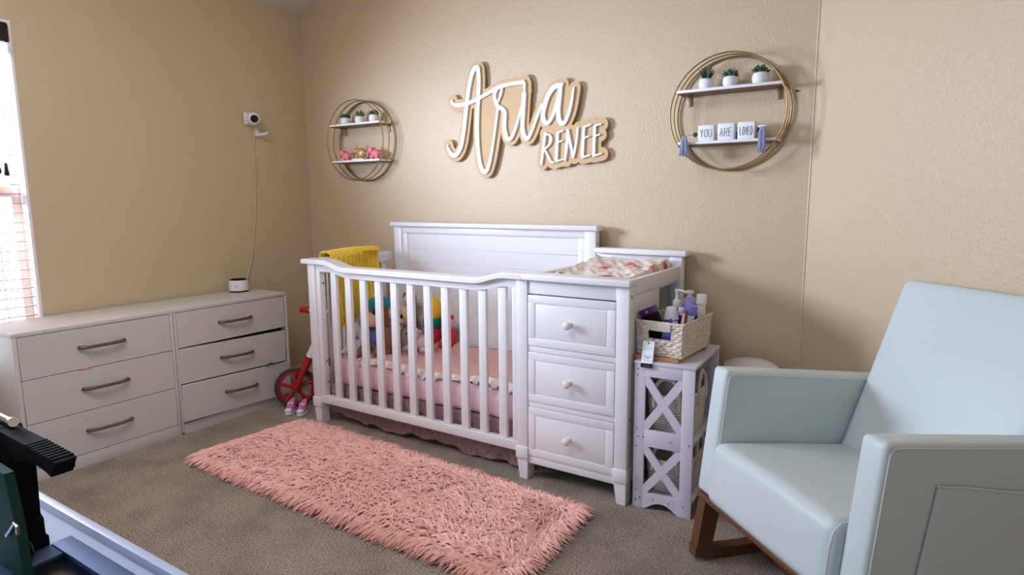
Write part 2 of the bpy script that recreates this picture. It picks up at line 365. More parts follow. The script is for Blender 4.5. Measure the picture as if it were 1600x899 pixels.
# ================================================================ baby monitor base, camera, hook, cable
bs = thing('monitor_base_station', 'white round speaker with dark top standing on the right end of the dresser', 'speaker', (-3.525, 2.335, .687))
MB().lathe([(.05, 0), (.054, .002), (.054, .008), (.052, .010)], (-3.525, 2.335, .687), 32).build('foot', BLACKP, bs)
MB().lathe([(.058, .010), (.059, .014), (.054, .07), (.052, .074), (.0, .074)], (-3.525, 2.335, .687), 32).build('body', WHITEP, bs)
MB().lathe([(.05, .0745), (.05, .078), (.045, .080), (0, .080)], (-3.525, 2.335, .687), 32).build('dial_top', BLACKM, bs)
d = Vector((.68, -.73, 0)); MB().sph(tuple(Vector((-3.525, 2.335, .728))+d*.0555), .0045, 10, 6).build('button', PEWTER, bs)
cm = thing('baby_monitor_camera', 'small white camera with black lens mounted high on the left wall', 'camera', (-3.618, 2.545, 1.765))
MB().box(-3.619, -3.594, 2.505, 2.585, 1.725, 1.805, .012, 3).build('wall_mount', WHITEP, cm)
dv = Vector((.86, -.38, -.18)).normalized(); c0 = Vector((-3.595, 2.555, 1.772))
Mq = Matrix.Translation(c0) @ dv.to_track_quat('Z', 'Y').to_matrix().to_4x4()
MB().lathe([(.018, 0), (.026, .006), (.034, .02), (.037, .04), (.036, .06), (.032, .066), (.026, .068), (.0, .068)], n=28, M=Mq).build('housing', WHITEP, cm)
MB().lathe([(.0, .0675), (.0235, .0675), (.0235, .071), (.018, .0735), (0, .074)], n=24, M=Mq).build('lens', SCREEN, cm)
hk = thing('cable_hook', 'small white clip hook on the left wall below the camera', 'hook', (-3.619, 2.605, 1.68))
MB().prism([(2.578, 1.71), (2.584, 1.71), (2.612, 1.685), (2.612, 1.662), (2.578, 1.66)], 'x', -3.619, -3.600).build('back_plate', WHITEP, hk)
MB().tube([(-3.60, 2.61, 1.672), (-3.583, 2.618, 1.672), (-3.568, 2.628, 1.676), (-3.56, 2.642, 1.688)], [.008, .010, .010, .006], 10).build('clip_arm', WHITEP, hk)
pts = [(-3.607, 2.575, 1.724), (-3.609, 2.570, 1.64), (-3.612, 2.566, 1.5), (-3.612, 2.558, 1.35), (-3.610, 2.548, 1.2), (-3.612, 2.530, 1.05), (-3.612, 2.512, .95), (-3.610, 2.497, .88), (-3.606, 2.473, .81), (-3.601, 2.447, .75), (-3.595, 2.42, .705), (-3.58, 2.39, .691), (-3.56, 2.372, .6905)]
cb = MB().tube([tuple(p) for p in catmull(pts, 5)], .0026, 6).build('power_cable', CABLE)
tag(plain(cb, pts[-1]), 'thin ivory cable hanging down the left wall from camera to dresser', 'cable')
# ================================================================ convertible crib with changing table
cr = thing('convertible_crib', 'white wooden crib joined to a changing table with three drawers, against the back wall', 'crib', (-1.85, 2.6, 0))
F0 = 2.27
def foot(mb, x0, x1, y0, y1, out):
    # square post foot: moulded block then tapered leg
    mb.box(x0-.004, x1+.004, y0-.007, y1+.004, .096, .152, .005)
    def tp(p):
        t = max(0, min(1, (.096-p.z)/.096)); s_ = .013*t
        return (p.x+(s_ if (p.x < (x0+x1)/2) == (out < 0) or out == 0 else 0)*(1 if p.x < (x0+x1)/2 else -1), p.y, p.z)
    mb.box(x0, x1, y0, y1, 0, .096, .002, 1, f=tp)
p = MB().box(-2.792, -2.735, F0, 2.33, .15, .906, .003); foot(p, -2.792, -2.735, F0, 2.33, -1); p.build('front_post', CRIB, cr)
p = MB().box(-1.434, -1.379, F0, 2.33, .15, .906, .003); foot(p, -1.434, -1.379, F0, 2.33, -1); p.build('front_post', CRIB, cr)
p = MB().box(-.967, -.912, F0, 2.33, .15, .904, .003); foot(p, -.967, -.912, F0, 2.33, -1); p.build('front_post', CRIB, cr)
def sstep(t): t = max(0, min(1, t)); return t*t*(3-2*t)
def topz(x): return .931-.033*sstep((x+2.66)/.17)+.033*sstep((x+1.66)/.17)
def undz(x): return .866-.026*sstep((x+2.64)/.17)+.028*sstep((x+1.66)/.17)
xs = [-2.822+i*(1.4195)/90 for i in range(91)]
cap = MB()
prof = [(2.252, -.024), (2.252, -.007), (2.258, 0), (2.338, 0), (2.344, -.007), (2.344, -.024)]
cap.grid(lambda u, v: (xs[round(v*90)], prof[round(u*6) % 6][0], topz(xs[round(v*90)])+prof[round(u*6) % 6][1]), 6, 91, closed_u=True)
n0 = len(cap.v)-6; cap.f += [tuple(range(6)), tuple(range(n0, n0+6))]
cap.build('top_rail_cap', CRIB, cr)
xs2 = [-2.736+i*(1.303)/80 for i in range(81)]
rl = MB(); pr = [(2.276, 0), (2.276, 1), (2.312, 1), (2.312, 0)]
def rf(u, v):
    x = xs2[round(v*80)]; k = round(u*4) % 4; return (x, pr[k][0], (topz(x)-.024) if pr[k][1] else undz(x))
rl.grid(rf, 4, 81, closed_u=True); n0 = len(rl.v)-4; rl.f += [(0, 1, 2, 3), (n0, n0+1, n0+2, n0+3)]
rl.build('front_top_rail', CRIB, cr)
MB().box(-2.736, -1.433, 2.274, 2.312, .122, .166, .003).build('front_bottom_rail', CRIB, cr)
for x0, x1 in ((-2.735, -2.703), (-1.461, -1.434)): MB().box(x0, x1, 2.277, 2.312, .166, topz(x0)-.03, .002).build('stile', CRIB, cr)
for i in range(11):
    xc = -2.606+i*.1088
    MB().box(xc-.0215, xc+.0215, 2.283, 2.304, .16, undz(xc)+.02, .004).build('slat', CRIB, cr)
# left side
MB().box(-2.786, -2.748, 2.33, 2.905, .868, .932, .003).build('side_rail', CRIB, cr)
MB().box(-2.786, -2.748, 2.33, 2.905, .122, .166, .003).build('side_rail', CRIB, cr)
for i in range(5):
    y = 2.405+i*.105; MB().box(-2.777, -2.757, y-.021, y+.021, .16, .872, .003).build('side_slat', CRIB, cr)
# headboard
h = MB().box(-2.737, -2.676, 2.905, 2.955, .15, 1.084, .003); foot(h, -2.737, -2.676, 2.905, 2.955, -1); h.build('back_post', CRIB, cr)
h = MB().box(-1.417, -1.356, 2.905, 2.955, .15, 1.084, .003); foot(h, -1.417, -1.356, 2.905, 2.955, -1); h.build('back_post', CRIB, cr)
MB().box(-2.758, -1.340, 2.888, 2.968, 1.084, 1.112, .008, 3).build('headboard_cap', CRIB, cr)
MB().box(-2.676, -1.417, 2.910, 2.95, 1.046, 1.084, .002).build('headboard_rail', CRIB, cr)
hp = MB().box(-2.676, -2.635, 2.914, 2.94, .122, 1.046, .002).box(-1.458, -1.417, 2.914, 2.94, .122, 1.046, .002)
for k in range(10): hp.box(-2.635, -1.458, 2.920, 2.94, .122+k*.0924, .122+(k+1)*.0924, .0018, 1)
hp.build('headboard_panel', CRIB, cr)
# changing table
MB().box(-1.402, -.902, 2.2505, 2.345, .905, .9325, .006, 3).build('changer_cap', CRIB, cr)
MB().box(-1.379, -.967, 2.278, 2.32, .846, .905, .002).build('changer_top_rail', CRIB, cr)
for z0, z1 in ((.592, .617), (.343, .367), (.079, .115)): MB().box(-1.379, -.967, 2.276, 2.32, z0, z1, .002).build('drawer_rail', CRIB, cr)
MB().box(-1.37, -.94, 2.300, 2.62, .085, .835).build('cabinet_gap_shade', GAP_SHADE, cr)  # solid dark infill painted as the shaded cabinet interior
def cdrawer(z0, z1):
    x0, x1 = -1.3755, -.970
    d = MB().box(x0, x1, 2.280, 2.298, z0, z1, .002)
    e = .034
    d.box(x0, x1, 2.2715, 2.282, z1-e, z1, .002).box(x0, x1, 2.2715, 2.282, z0, z0+e, .002).box(x0, x0+e, 2.2718, 2.282, z0+e-.003, z1-e+.003, .001).box(x1-e, x1, 2.2718, 2.282, z0+e-.003, z1-e+.003, .001)
    d.box(x0+e-.002, x1-e+.002, 2.2740, 2.281, z0+e-.002, z1-e+.002)
    d.box(x0+e+.005, x1-e-.005, 2.2725, 2.282, z0+e+.005, z1-e-.005, .0008)
    o = d.build('drawer', CRIB, cr)
    Mk = Matrix.Translation(((x0+x1)/2, 2.2725, (z0+z1)/2)) @ Matrix.Rotation(rad(90), 4, 'X')
    MB().lathe([(.013, 0), (.010, .004), (.008, .012), (.011, .018), (.0165, .024), (.018, .030), (.0165, .036), (.010, .041), (0, .042)], n=24, M=Mk).build('knob', KNOB, o)
cdrawer(.6185, .8405); cdrawer(.3685, .5905); cdrawer(.1165, .3415)
sp = MB().box(-.934, -.916, 2.33, 2.625, .08, .863, .001).build('side_panel', CRIB, cr)
MB().box(-.936, -.914, 2.33, 2.906, .865, .928, .002).build('tray_side', CRIB, cr)
MB().box(-1.379, -1.358, 2.33, 2.906, .83, .928, .002).build('tray_side', CRIB, cr)
MB().box(-1.376, -1.358, 2.33, 2.906, .08, .83, .001).build('side_panel', CRIB, cr)
MB().box(-1.358, -.936, 2.33, 2.906, .848, .862, .001).build('tray_floor', CRIB, cr)
MB().box(-.934, -.916, 2.625, 2.906, .08, .12, .001).build('side_rail', CRIB, cr)
h = MB().box(-.967, -.908, 2.906, 2.955, .15, .974, .003); foot(h, -.967, -.908, 2.906, 2.955, -1); h.build('back_post', CRIB, cr)
MB().box(-1.356, -.967, 2.912, 2.945, .08, .974, .002).build('changer_back_panel', CRIB, cr)
MB().box(-1.3545, -.884, 2.888, 2.968, .974, 1.002, .007, 3).build('changer_back_cap', CRIB, cr)
for (x, y, z) in ((-2.7025, 2.30, .80), (-2.7025, 2.30, .36), (-2.7025, 2.30, .24)):
    MB().sph((x, y, z), (.003, .006, .006), 10, 6).build('bolt', PEWTER, cr)
for (x, y, z) in ((-1.3555, 2.93, 1.02), (-.9115, 2.296, .862), (-.9115, 2.296, .36)):
    MB().sph((x, y, z), (.003, .006, .006), 10, 6).build('bolt', PEWTER, cr)
# mattress and bedding
def soft(x0, x1, y0, y1, z0, z1, r, amp, sc, seed, name, material, parent=None, nx=50, ny=26):
    b = bmesh.new(); bmesh.ops.create_cube(b, size=1)
    for v in b.verts: v.co = Vector(((x0+x1)/2+v.co.x*(x1-x0), (y0+y1)/2+v.co.y*(y1-y0), (z0+z1)/2+v.co.z*(z1-z0)))
    bmesh.ops.bevel(b, geom=b.edges[:], offset=r, segments=5, affect='EDGES', profile=.5)
    bmesh.ops.subdivide_edges(b, edges=[e for e in b.edges if e.calc_length() > .12], cuts=14, use_grid_fill=True)
    for v in b.verts:
        d = smoothnoise(v.co.x*sc+seed, v.co.y*sc, v.co.z*sc); v.co += Vector((d*.3, d*.6, d))*amp
    return MB().bm(b).build(name, material, parent)
mt = soft(-2.735, -1.475, 2.35, 2.885, .212, .352, .045, .008, 7, 3, 'crib_mattress', SHEET)
tag(plain(mt, (-2.1, 2.6, .205)), 'crib mattress in a bright pink fitted sheet behind the white slats', 'mattress')
sb = MB().box(-2.745, -1.44, 2.375, 2.895, .178, .202, .003).build('mattress_platform', CRIB, cr)
# plush blanket hanging below the mattress
def plf(u, v):
    x = -2.72+u*1.275
    low = max(.006, .036-.016*u+.010*math.sin(u*13+.6)+.006*math.sin(u*31)+.005*math.sin(u*57))
    z = .214-(.214-low)*v
    n = .014*smoothnoise(x*9, z*14, 1)+.010*smoothnoise(x*45, z*45, 2)
    return (x, 2.336-.012*math.sin(v*3.1)+n+.004, z)
pb = MB().grid(plf, 220, 26)
def plback(u, v): p = plf(u, v); return (p[0], 2.362+.006*math.sin(u*40), p[2]+.004)
k = len(pb.v); pb.grid(plback, 220, 26)
for i in range(219): pb.f.append((25*220+i, 25*220+i+1, k+25*220+i+1, k+25*220+i)); pb.f.append((i, i+1, k+i+1, k+i))
pbo = pb.build('plush_blanket', PLUSH)
tag(plain(pbo, (-2.08, 2.35, .05)), 'dusty pink plush blanket hanging out beneath the crib bottom rail', 'blanket')
# quilt with ruffled edge
def qz(x, y):
    return .372+.024*smoothnoise(x*3.3, y*4, 5)+.012*smoothnoise(x*9, y*10, 9)+.03*max(0, (y-2.75)/.13)
qt = thing('baby_quilt', 'salmon pink quilt with cream ruffled edge spread over the crib mattress', 'quilt', (-2.05, 2.6, .355))
def qf(u, v):
    x = -2.52+u*1.045; y = 2.405+.012*math.sin(u*11)+.05*u*(1-v)*.3+v*(.465); return (x, y, qz(x, y)+.006)
g = MB().grid(qf, 90, 44); kk = len(g.v)
g.grid(lambda u, v: tuple(Vector(qf(u, v))-Vector((0, 0, .018))), 90, 44)
nu, nv = 90, 44
bd = [i for i in range(nu)]+[j*nu+nu-1 for j in range(1, nv)]+[(nv-1)*nu+i for i in range(nu-2, -1, -1)]+[j*nu for j in range(nv-2, 0, -1)]
for a, b in zip(bd, bd[1:]+bd[:1]): g.f.append((a, b, kk+b, kk+a))
g.build('quilt_top', QUILT, qt)
def ruffle(path, outs, n, w, f=34):
    # a gathered strip following a path of (u,v) on the quilt
    def fn(u, v):
        (a, b) = path(u); p = Vector(qf(a, b)); o = Vector(outs)
        wob = math.sin(u*f*6.283/2+1.3*math.sin(u*17))
        drop = -.028*v*v
        q = p+o*(v*w)+Vector((0, 0, .004+.013*wob*v+drop)); q.z = max(q.z, .36 if q.y > 2.36 else .335); return tuple(q)
    return MB().grid(fn, n, 7)
r1 = ruffle(lambda u: (u, 0), (0, -1, 0), 300, .05)
r1.build('ruffle', RUFF, qt)
ruffle(lambda u: (0, u), (-1, 0, 0), 160, .06, 16).build('ruffle', RUFF, qt)
ruffle(lambda u: (u, 1), (0, .25, 0), 300, .05).build('ruffle', RUFF, qt)
# floral changing pad
def pf(u, v):
    x = -1.345+u*.398; y = 2.352+v*.545
    e = min(u, 1-u, 1)*2; edge = min(1, min(u, 1-u)/.05)*min(1, min(v, 1-v)/.04); edge = math.sqrt(max(0, edge))
    z = .866+edge*(.036+.055*v+.018*abs(2*u-1)**3+.010*smoothnoise(x*14, y*14, 2)+.008*smoothnoise(x*30+y*18, y*9, 7))
    return (x, y, z)
pd = MB().grid(pf, 70, 80); pd.add([(-1.345, 2.352, .863), (-.947, 2.352, .863), (-.947, 2.897, .863), (-1.345, 2.897, .863)], [(0, 1, 2, 3)])
tag(plain(pd.build('changing_pad', FLOR), (-1.146, 2.62, .863)), 'changing pad in cream cloth with pink flowers on the changing table', 'changing pad')
rl2 = MB(); pts = [(-1.0, 2.845, .972), (-.975, 2.80, .962), (-.958, 2.74, .948)]
# yellow chunky knit blanket over the left side rail
def yk(u, v):
    # u along rail (y), v along drape (inside bottom -> over rail -> outside bottom)
    inl = .40+.035*math.sin(u*7.2+.4)-.11*max(0, u-.72)/.28-.06*(math.sin(u*12)*.5); outl = .24
    y = 2.378+u*.372; Lr = .075
    s = v*(inl+Lr+outl)
    if s < inl: z = .945-(inl-s); x = -2.728; nx_, nz_ = 1, 0; x += .022*math.sin((inl-s)*5.5+u*5)+.02*(inl-s)/inl
    elif s < inl+Lr:
        a = (s-inl)/Lr*math.pi; x = -2.767+.039*math.cos(a); z = .945+.016*math.sin(a); nx_, nz_ = math.cos(a), math.sin(a)
    else: z = .945-(s-inl-Lr); x = -2.806; nx_, nz_ = -1, 0; x -= .006*math.sin(u*8)
    yy = y+.018*math.sin(s*6)*(u-.5)
    st = .030; rowp = y/st; colp = s/.022
    k = abs(math.sin(math.pi*(rowp)))**.7*(.55+.45*abs(math.sin(math.pi*(colp+(.5 if (rowp % 1) < .5 else -.5)*(rowp % 1)))))
    d = .013*k
    return (x+nx_*d, yy, z+nz_*d+.004*math.sin(u*6.5)*0+.010*math.sin(u*2.6)-.006)
yb = MB().grid(yk, 150, 260).build('knitted_blanket', YELL)
md = yb.modifiers.new('thick', 'SOLIDIFY'); md.thickness = .006; md.offset = -1
tag(plain(yb, (-2.767, 2.55, .93)), 'chunky yellow knitted blanket draped over the left crib rail', 'blanket')
# soft toys
def ball(parent, name, c, r, material, rot=None): return MB().sph(c, r, 18, 12, M=rot).build(name, material, parent)
zb = .36
t = thing('plush_rabbit', 'pale grey plush rabbit with drooping ears sitting at the left end of the crib', 'soft toy', (-2.655, 2.50, zb)); t.scale = (1.0,)*3
MB().sph((-2.655, 2.5, zb+.055), (.05, .045, .06)).sph((-2.69, 2.46, zb+.025), (.022, .045, .025)).sph((-2.62, 2.455, zb+.025), (.022, .045, .025)).sph((-2.695, 2.475, zb+.06), (.016, .018, .04)).sph((-2.612, 2.475, zb+.06), (.016, .018, .04)).build('body', RABB, t)
hd = MB().sph((-2.65, 2.485, zb+.145), (.048, .045, .045)).sph((-2.645, 2.448, zb+.13), (.024, .02, .019)).build('head', RABB, t)
for s_ in (-1, 1):
    MB().sph((-2.65+s_*.055, 2.482, zb+.105), (.018, .014, .062), M=Matrix.Rotation(-s_*.35, 4, 'Y')).build('ear', RABB, hd)
    MB().sph((-2.645+s_*.022, 2.445, zb+.152), .006, 8, 6).build('eye', BLACKP, hd)
t = thing('plush_monkey', 'brown plush monkey with tan face, teal cap and blue patterned shirt in the crib corner', 'soft toy', (-2.50, 2.58, zb)); t.scale = (1.3,)*3
MB().sph((-2.5, 2.58, zb+.07), (.06, .05, .075)).sph((-2.545, 2.52, zb+.025), (.025, .05, .025)).sph((-2.455, 2.52, zb+.025), (.025, .05, .025)).sph((-2.56, 2.55, zb+.08), (.02, .024, .05)).sph((-2.44, 2.55, zb+.08), (.02, .024, .05)).build('body', MONK, t)
MB().sph((-2.5, 2.577, zb+.082), (.0635, .0545, .056)).build('shirt', BFEL, t)
hd = MB().sph((-2.505, 2.565, zb+.185), (.066, .058, .06)).build('head', MONK, t)
MB().sph((-2.50, 2.520, zb+.165), (.045, .028, .034)).build('muzzle', TANF, hd)
MB().lathe([(.060, 0), (.062, .008), (.054, .026), (.03, .040), (0, .044)], (-2.50, 2.57, zb+.215), 20).build('cap', TFEL, hd)
for s_ in (-1, 1):
    MB().sph((-2.505+s_*.068, 2.57, zb+.19), (.02, .012, .024)).build('ear', TANF, hd)
    MB().sph((-2.50+s_*.024, 2.508, zb+.203), (.010, .007, .014), 10, 8).build('eye', BLACKP, hd)
t = thing('plush_bear', 'tan plush bear leaning behind the monkey in the crib', 'soft toy', (-2.40, 2.74, zb))
MB().sph((-2.4, 2.74, zb+.07), (.06, .05, .08)).sph((-2.455, 2.69, zb+.1), (.02, .03, .045)).sph((-2.345, 2.69, zb+.1), (.02, .03, .045)).sph((-2.44, 2.69, zb+.02), (.025, .05, .025)).sph((-2.36, 2.69, zb+.02), (.025, .05, .025)).build('body', CREAM, t)
hd = MB().sph((-2.405, 2.715, zb+.2), (.062, .055, .058)).build('head', TANF, t)
MB().sph((-2.405, 2.672, zb+.186), (.03, .02, .024)).build('muzzle', CREAM, hd)
for s_ in (-1, 1): MB().sph((-2.405+s_*.05, 2.72, zb+.245), (.02, .012, .02)).build('ear', CREAM, hd)
for s_ in (-1, 1): MB().sph((-2.405+s_*.024, 2.664, zb+.212), (.009, .006, .013), 10, 8).build('eye', BLACKP, hd)
t = thing('stacking_toy', 'upright soft toy in yellow, green and red bands against the headboard', 'soft toy', (-2.26, 2.845, zb))
MB().lathe([(.05, 0), (.055, .02), (.055, .1), (.05, .125)], (-2.26, 2.84, zb), 20).build('red_band', RFEL, t)
MB().lathe([(.05, .125), (.056, .135), (.056, .18), (.05, .19)], (-2.26, 2.84, zb), 20).build('green_band', GFEL, t)
MB().lathe([(.05, .19), (.056, .2), (.052, .27), (.03, .31), (0, .318)], (-2.26, 2.84, zb), 20).build('yellow_top', YFEL, t)
t = thing('plush_lamb', 'small cream plush lamb lying on the quilt beside the banded toy', 'soft toy', (-2.30, 2.68, zb+.03))
MB().sph((-2.27, 2.69, zb+.07), (.075, .045, .045)).sph((-2.33, 2.65, zb+.045), (.02, .04, .018)).sph((-2.22, 2.65, zb+.045), (.02, .04, .018)).build('body', CREAM, t)
hd = MB().sph((-2.305, 2.65, zb+.125), (.042, .04, .04)).build('head', CREAM, t)
for s_ in (-1, 1):
    MB().sph((-2.305+s_*.044, 2.655, zb+.14), (.022, .01, .013)).build('ear', PFUR, hd)
    MB().sph((-2.305+s_*.016, 2.612, zb+.132), .006, 8, 6).build('eye', BLACKP, hd)
t = thing('plush_doll', 'pink and red plush doll tucked beside the banded toy against the headboard', 'soft toy', (-2.14, 2.845, zb+.03))
MB().sph((-2.155, 2.84, zb+.08), (.05, .035, .06)).sph((-2.18, 2.80, zb+.045), (.02, .035, .02)).sph((-2.13, 2.80, zb+.045), (.02, .035, .02)).build('body', RFEL, t)
hd = MB().sph((-2.155, 2.835, zb+.168), (.042, .036, .04)).build('head', PFUR, t)
for s_ in (-1, 1): MB().sph((-2.155+s_*.02, 2.832, zb+.208), (.022, .012, .014)).build('bow', RFEL, hd)
t = thing('plush_puppy', 'grey brown plush puppy peeking over the bear beside the headboard', 'soft toy', (-2.46, 2.845, zb))
MB().sph((-2.46, 2.845, zb+.1), (.05, .035, .1)).build('body', MONK, t)
hd = MB().sph((-2.46, 2.84, zb+.25), (.042, .035, .042)).build('head', CREAM, t)
for s_ in (-1, 1): MB().sph((-2.46+s_*.04, 2.84, zb+.262), (.012, .012, .034)).build('ear', MONK, hd)

for nm, d_ in (('plush_monkey', (-.045, .0, .004)), ('plush_bear', (-.105, .015, .0)), ('stacking_toy', (-.13, .0, 0)), ('plush_lamb', (-.075, .005, .0)), ('plush_doll', (-.105, 0, 0)), ('plush_puppy', (-.105, .0, .03)), ('plush_rabbit', (-.02, .0, 0))):
    D.objects[nm].location = Vector(D.objects[nm].location)+Vector(d_)
# ================================================================ name sign
SCRIPT=[
 [(-2.3426,1.5645,0.0055),(-2.3344,1.5382,0.01),(-2.3128,1.5114,0.0137),(-2.2908,1.5036,0.0137),(-2.2686,1.5138,0.0137),(-2.2437,1.551,0.0137),(-2.2249,1.6177,0.0137),(-2.2077,1.7172,0.0137),(-2.193,1.8033,0.0137),(-2.1777,1.8801,0.0137),(-2.1586,1.9435,0.0137),(-2.1414,1.9724,0.0146),(-2.1247,1.9786,0.0155),(-2.1125,1.9692,0.0137)],
 [(-2.1164,1.9777,0.0146),(-2.1092,1.922,0.0137),(-2.114,1.825,0.0137),(-2.122,1.7274,0.0137),(-2.1259,1.6285,0.0137),(-2.1214,1.5283,0.0137),(-2.1101,1.4524,0.0137),(-2.093,1.4132,0.0137),(-2.0744,1.4043,0.0137),(-2.0566,1.4188,0.0118),(-2.0319,1.491,0.0091),(-2.0102,1.5887,0.0073),(-1.996,1.6692,0.0073),(-1.9842,1.737,0.0064)],
 [(-2.3049,1.8172,0.0064),(-2.2945,1.7961,0.0109),(-2.248,1.7855,0.0128),(-2.1678,1.7953,0.0118),(-2.0842,1.8207,0.0109),(-2.0027,1.8501,0.0109),(-1.9708,1.8598,0.0118),(-1.9042,1.8674,0.0109),(-1.8465,1.8694,0.0109),(-1.82,1.8668,0.01)],
 [(-1.8162,1.8772,0.0064),(-1.8078,1.8578,0.0073),(-1.8107,1.8441,0.0082),(-1.807,1.8267,0.0055)],
 [(-1.9551,1.8519,0.0082),(-1.9634,1.8177,0.0073),(-1.9837,1.7811,0.0073),(-1.9957,1.7757,0.0073)],
 [(-1.9847,1.8548,0.0109),(-2.003,1.8294,0.0118),(-2.0015,1.7947,0.0118),(-1.9839,1.7587,0.0128),(-1.9494,1.7382,0.0128),(-1.9369,1.7132,0.0128),(-1.9415,1.6493,0.0137),(-1.9302,1.5922,0.0137),(-1.9126,1.5751,0.0128),(-1.889,1.5898,0.01),(-1.8624,1.6441,0.0082),(-1.8458,1.6905,0.0073),(-1.8302,1.7366,0.0064)],
 [(-1.8118,1.8085,0.0146),(-1.8189,1.72,0.0146),(-1.8232,1.6336,0.0137),(-1.812,1.5869,0.0137),(-1.7968,1.5718,0.0128),(-1.7779,1.5865,0.01),(-1.7534,1.6329,0.0082),(-1.7255,1.6971,0.0082),(-1.7025,1.7416,0.0091)],
 [(-1.5821,1.8351,0.0091),(-1.6102,1.8304,0.0137),(-1.6368,1.8195,0.0146),(-1.6653,1.7843,0.0146),(-1.6888,1.7251,0.0146),(-1.6961,1.6794,0.0146),(-1.6833,1.6507,0.0137),(-1.6652,1.6464,0.0118),(-1.64,1.6753,0.01),(-1.6187,1.727,0.0091),(-1.6012,1.786,0.0091),(-1.5891,1.8284,0.0091)],
 [(-1.5908,1.8315,0.0137),(-1.5967,1.778,0.0146),(-1.6044,1.7031,0.0146),(-1.5971,1.6569,0.0137),(-1.5811,1.636,0.0128),(-1.5601,1.6497,0.0109),(-1.5377,1.6978,0.0091),(-1.5251,1.7492,0.0082),(-1.5186,1.7895,0.0073),(-1.5145,1.8113,0.0055)],
]
LETTERS=[
 [[(-1.6815,1.5918,0.0082),(-1.6924,1.5238,0.0082),(-1.7053,1.4364,0.0082)],[(-1.6869,1.5921,0.0055),(-1.656,1.5825,0.0064),(-1.646,1.5603,0.0073),(-1.6577,1.5314,0.0064),(-1.6869,1.5118,0.0055)],[(-1.6869,1.5118,0.0064),(-1.6658,1.4757,0.0073),(-1.6476,1.4453,0.0064),(-1.6294,1.4399,0.0036)]],
 [[(-1.6057,1.5903,0.0082),(-1.6108,1.5198,0.0091),(-1.6141,1.4487,0.0091)],[(-1.6093,1.592,0.0055),(-1.5765,1.5992,0.0046)],[(-1.6109,1.5414,0.0046),(-1.5807,1.549,0.0046)],[(-1.6159,1.4441,0.0064),(-1.5749,1.4534,0.0046)]],
 [[(-1.5458,1.6003,0.0082),(-1.5523,1.5246,0.0082),(-1.5624,1.4483,0.0064)],[(-1.5475,1.5989,0.0082),(-1.5323,1.5312,0.0082),(-1.5144,1.4648,0.0082)],[(-1.5143,1.4617,0.0064),(-1.4976,1.5369,0.0064),(-1.4896,1.6073,0.0055)]],
 [[(-1.4547,1.605,0.0082),(-1.4591,1.5349,0.0091),(-1.4618,1.4626,0.0091)],[(-1.4581,1.6097,0.0055),(-1.4178,1.6204,0.0046)],[(-1.4593,1.5559,0.0046),(-1.4272,1.5631,0.0046)],[(-1.4634,1.4589,0.0064),(-1.4194,1.4684,0.0046)]],
 [[(-1.3935,1.6085,0.0082),(-1.396,1.539,0.0091),(-1.3976,1.469,0.0091)],[(-1.3961,1.6131,0.0055),(-1.3599,1.6195,0.0046)],[(-1.3963,1.5613,0.0046),(-1.3674,1.5684,0.0046)],[(-1.3992,1.4645,0.0064),(-1.3578,1.4725,0.0046)]],
]
def field(strokes, extra, X, Z):
    d = np.full(X.shape, 1e9)
    for s_ in strokes:
        q = catmull(s_, 6) if len(s_) > 2 else [np.array(p) for p in s_]
        for a, b in zip(q[:-1], q[1:]):
            dx, dz = b[0]-a[0], b[1]-a[1]; L2 = dx*dx+dz*dz+1e-12
            t = np.clip(((X-a[0])*dx+(Z-a[1])*dz)/L2, 0, 1)
            dd = np.hypot(X-a[0]-t*dx, Z-a[1]-t*dz)-((a[2]+(b[2]-a[2])*t)*.9 if extra is None else np.maximum(extra, 0))
            np.minimum(d, dd, out=d)
    return d
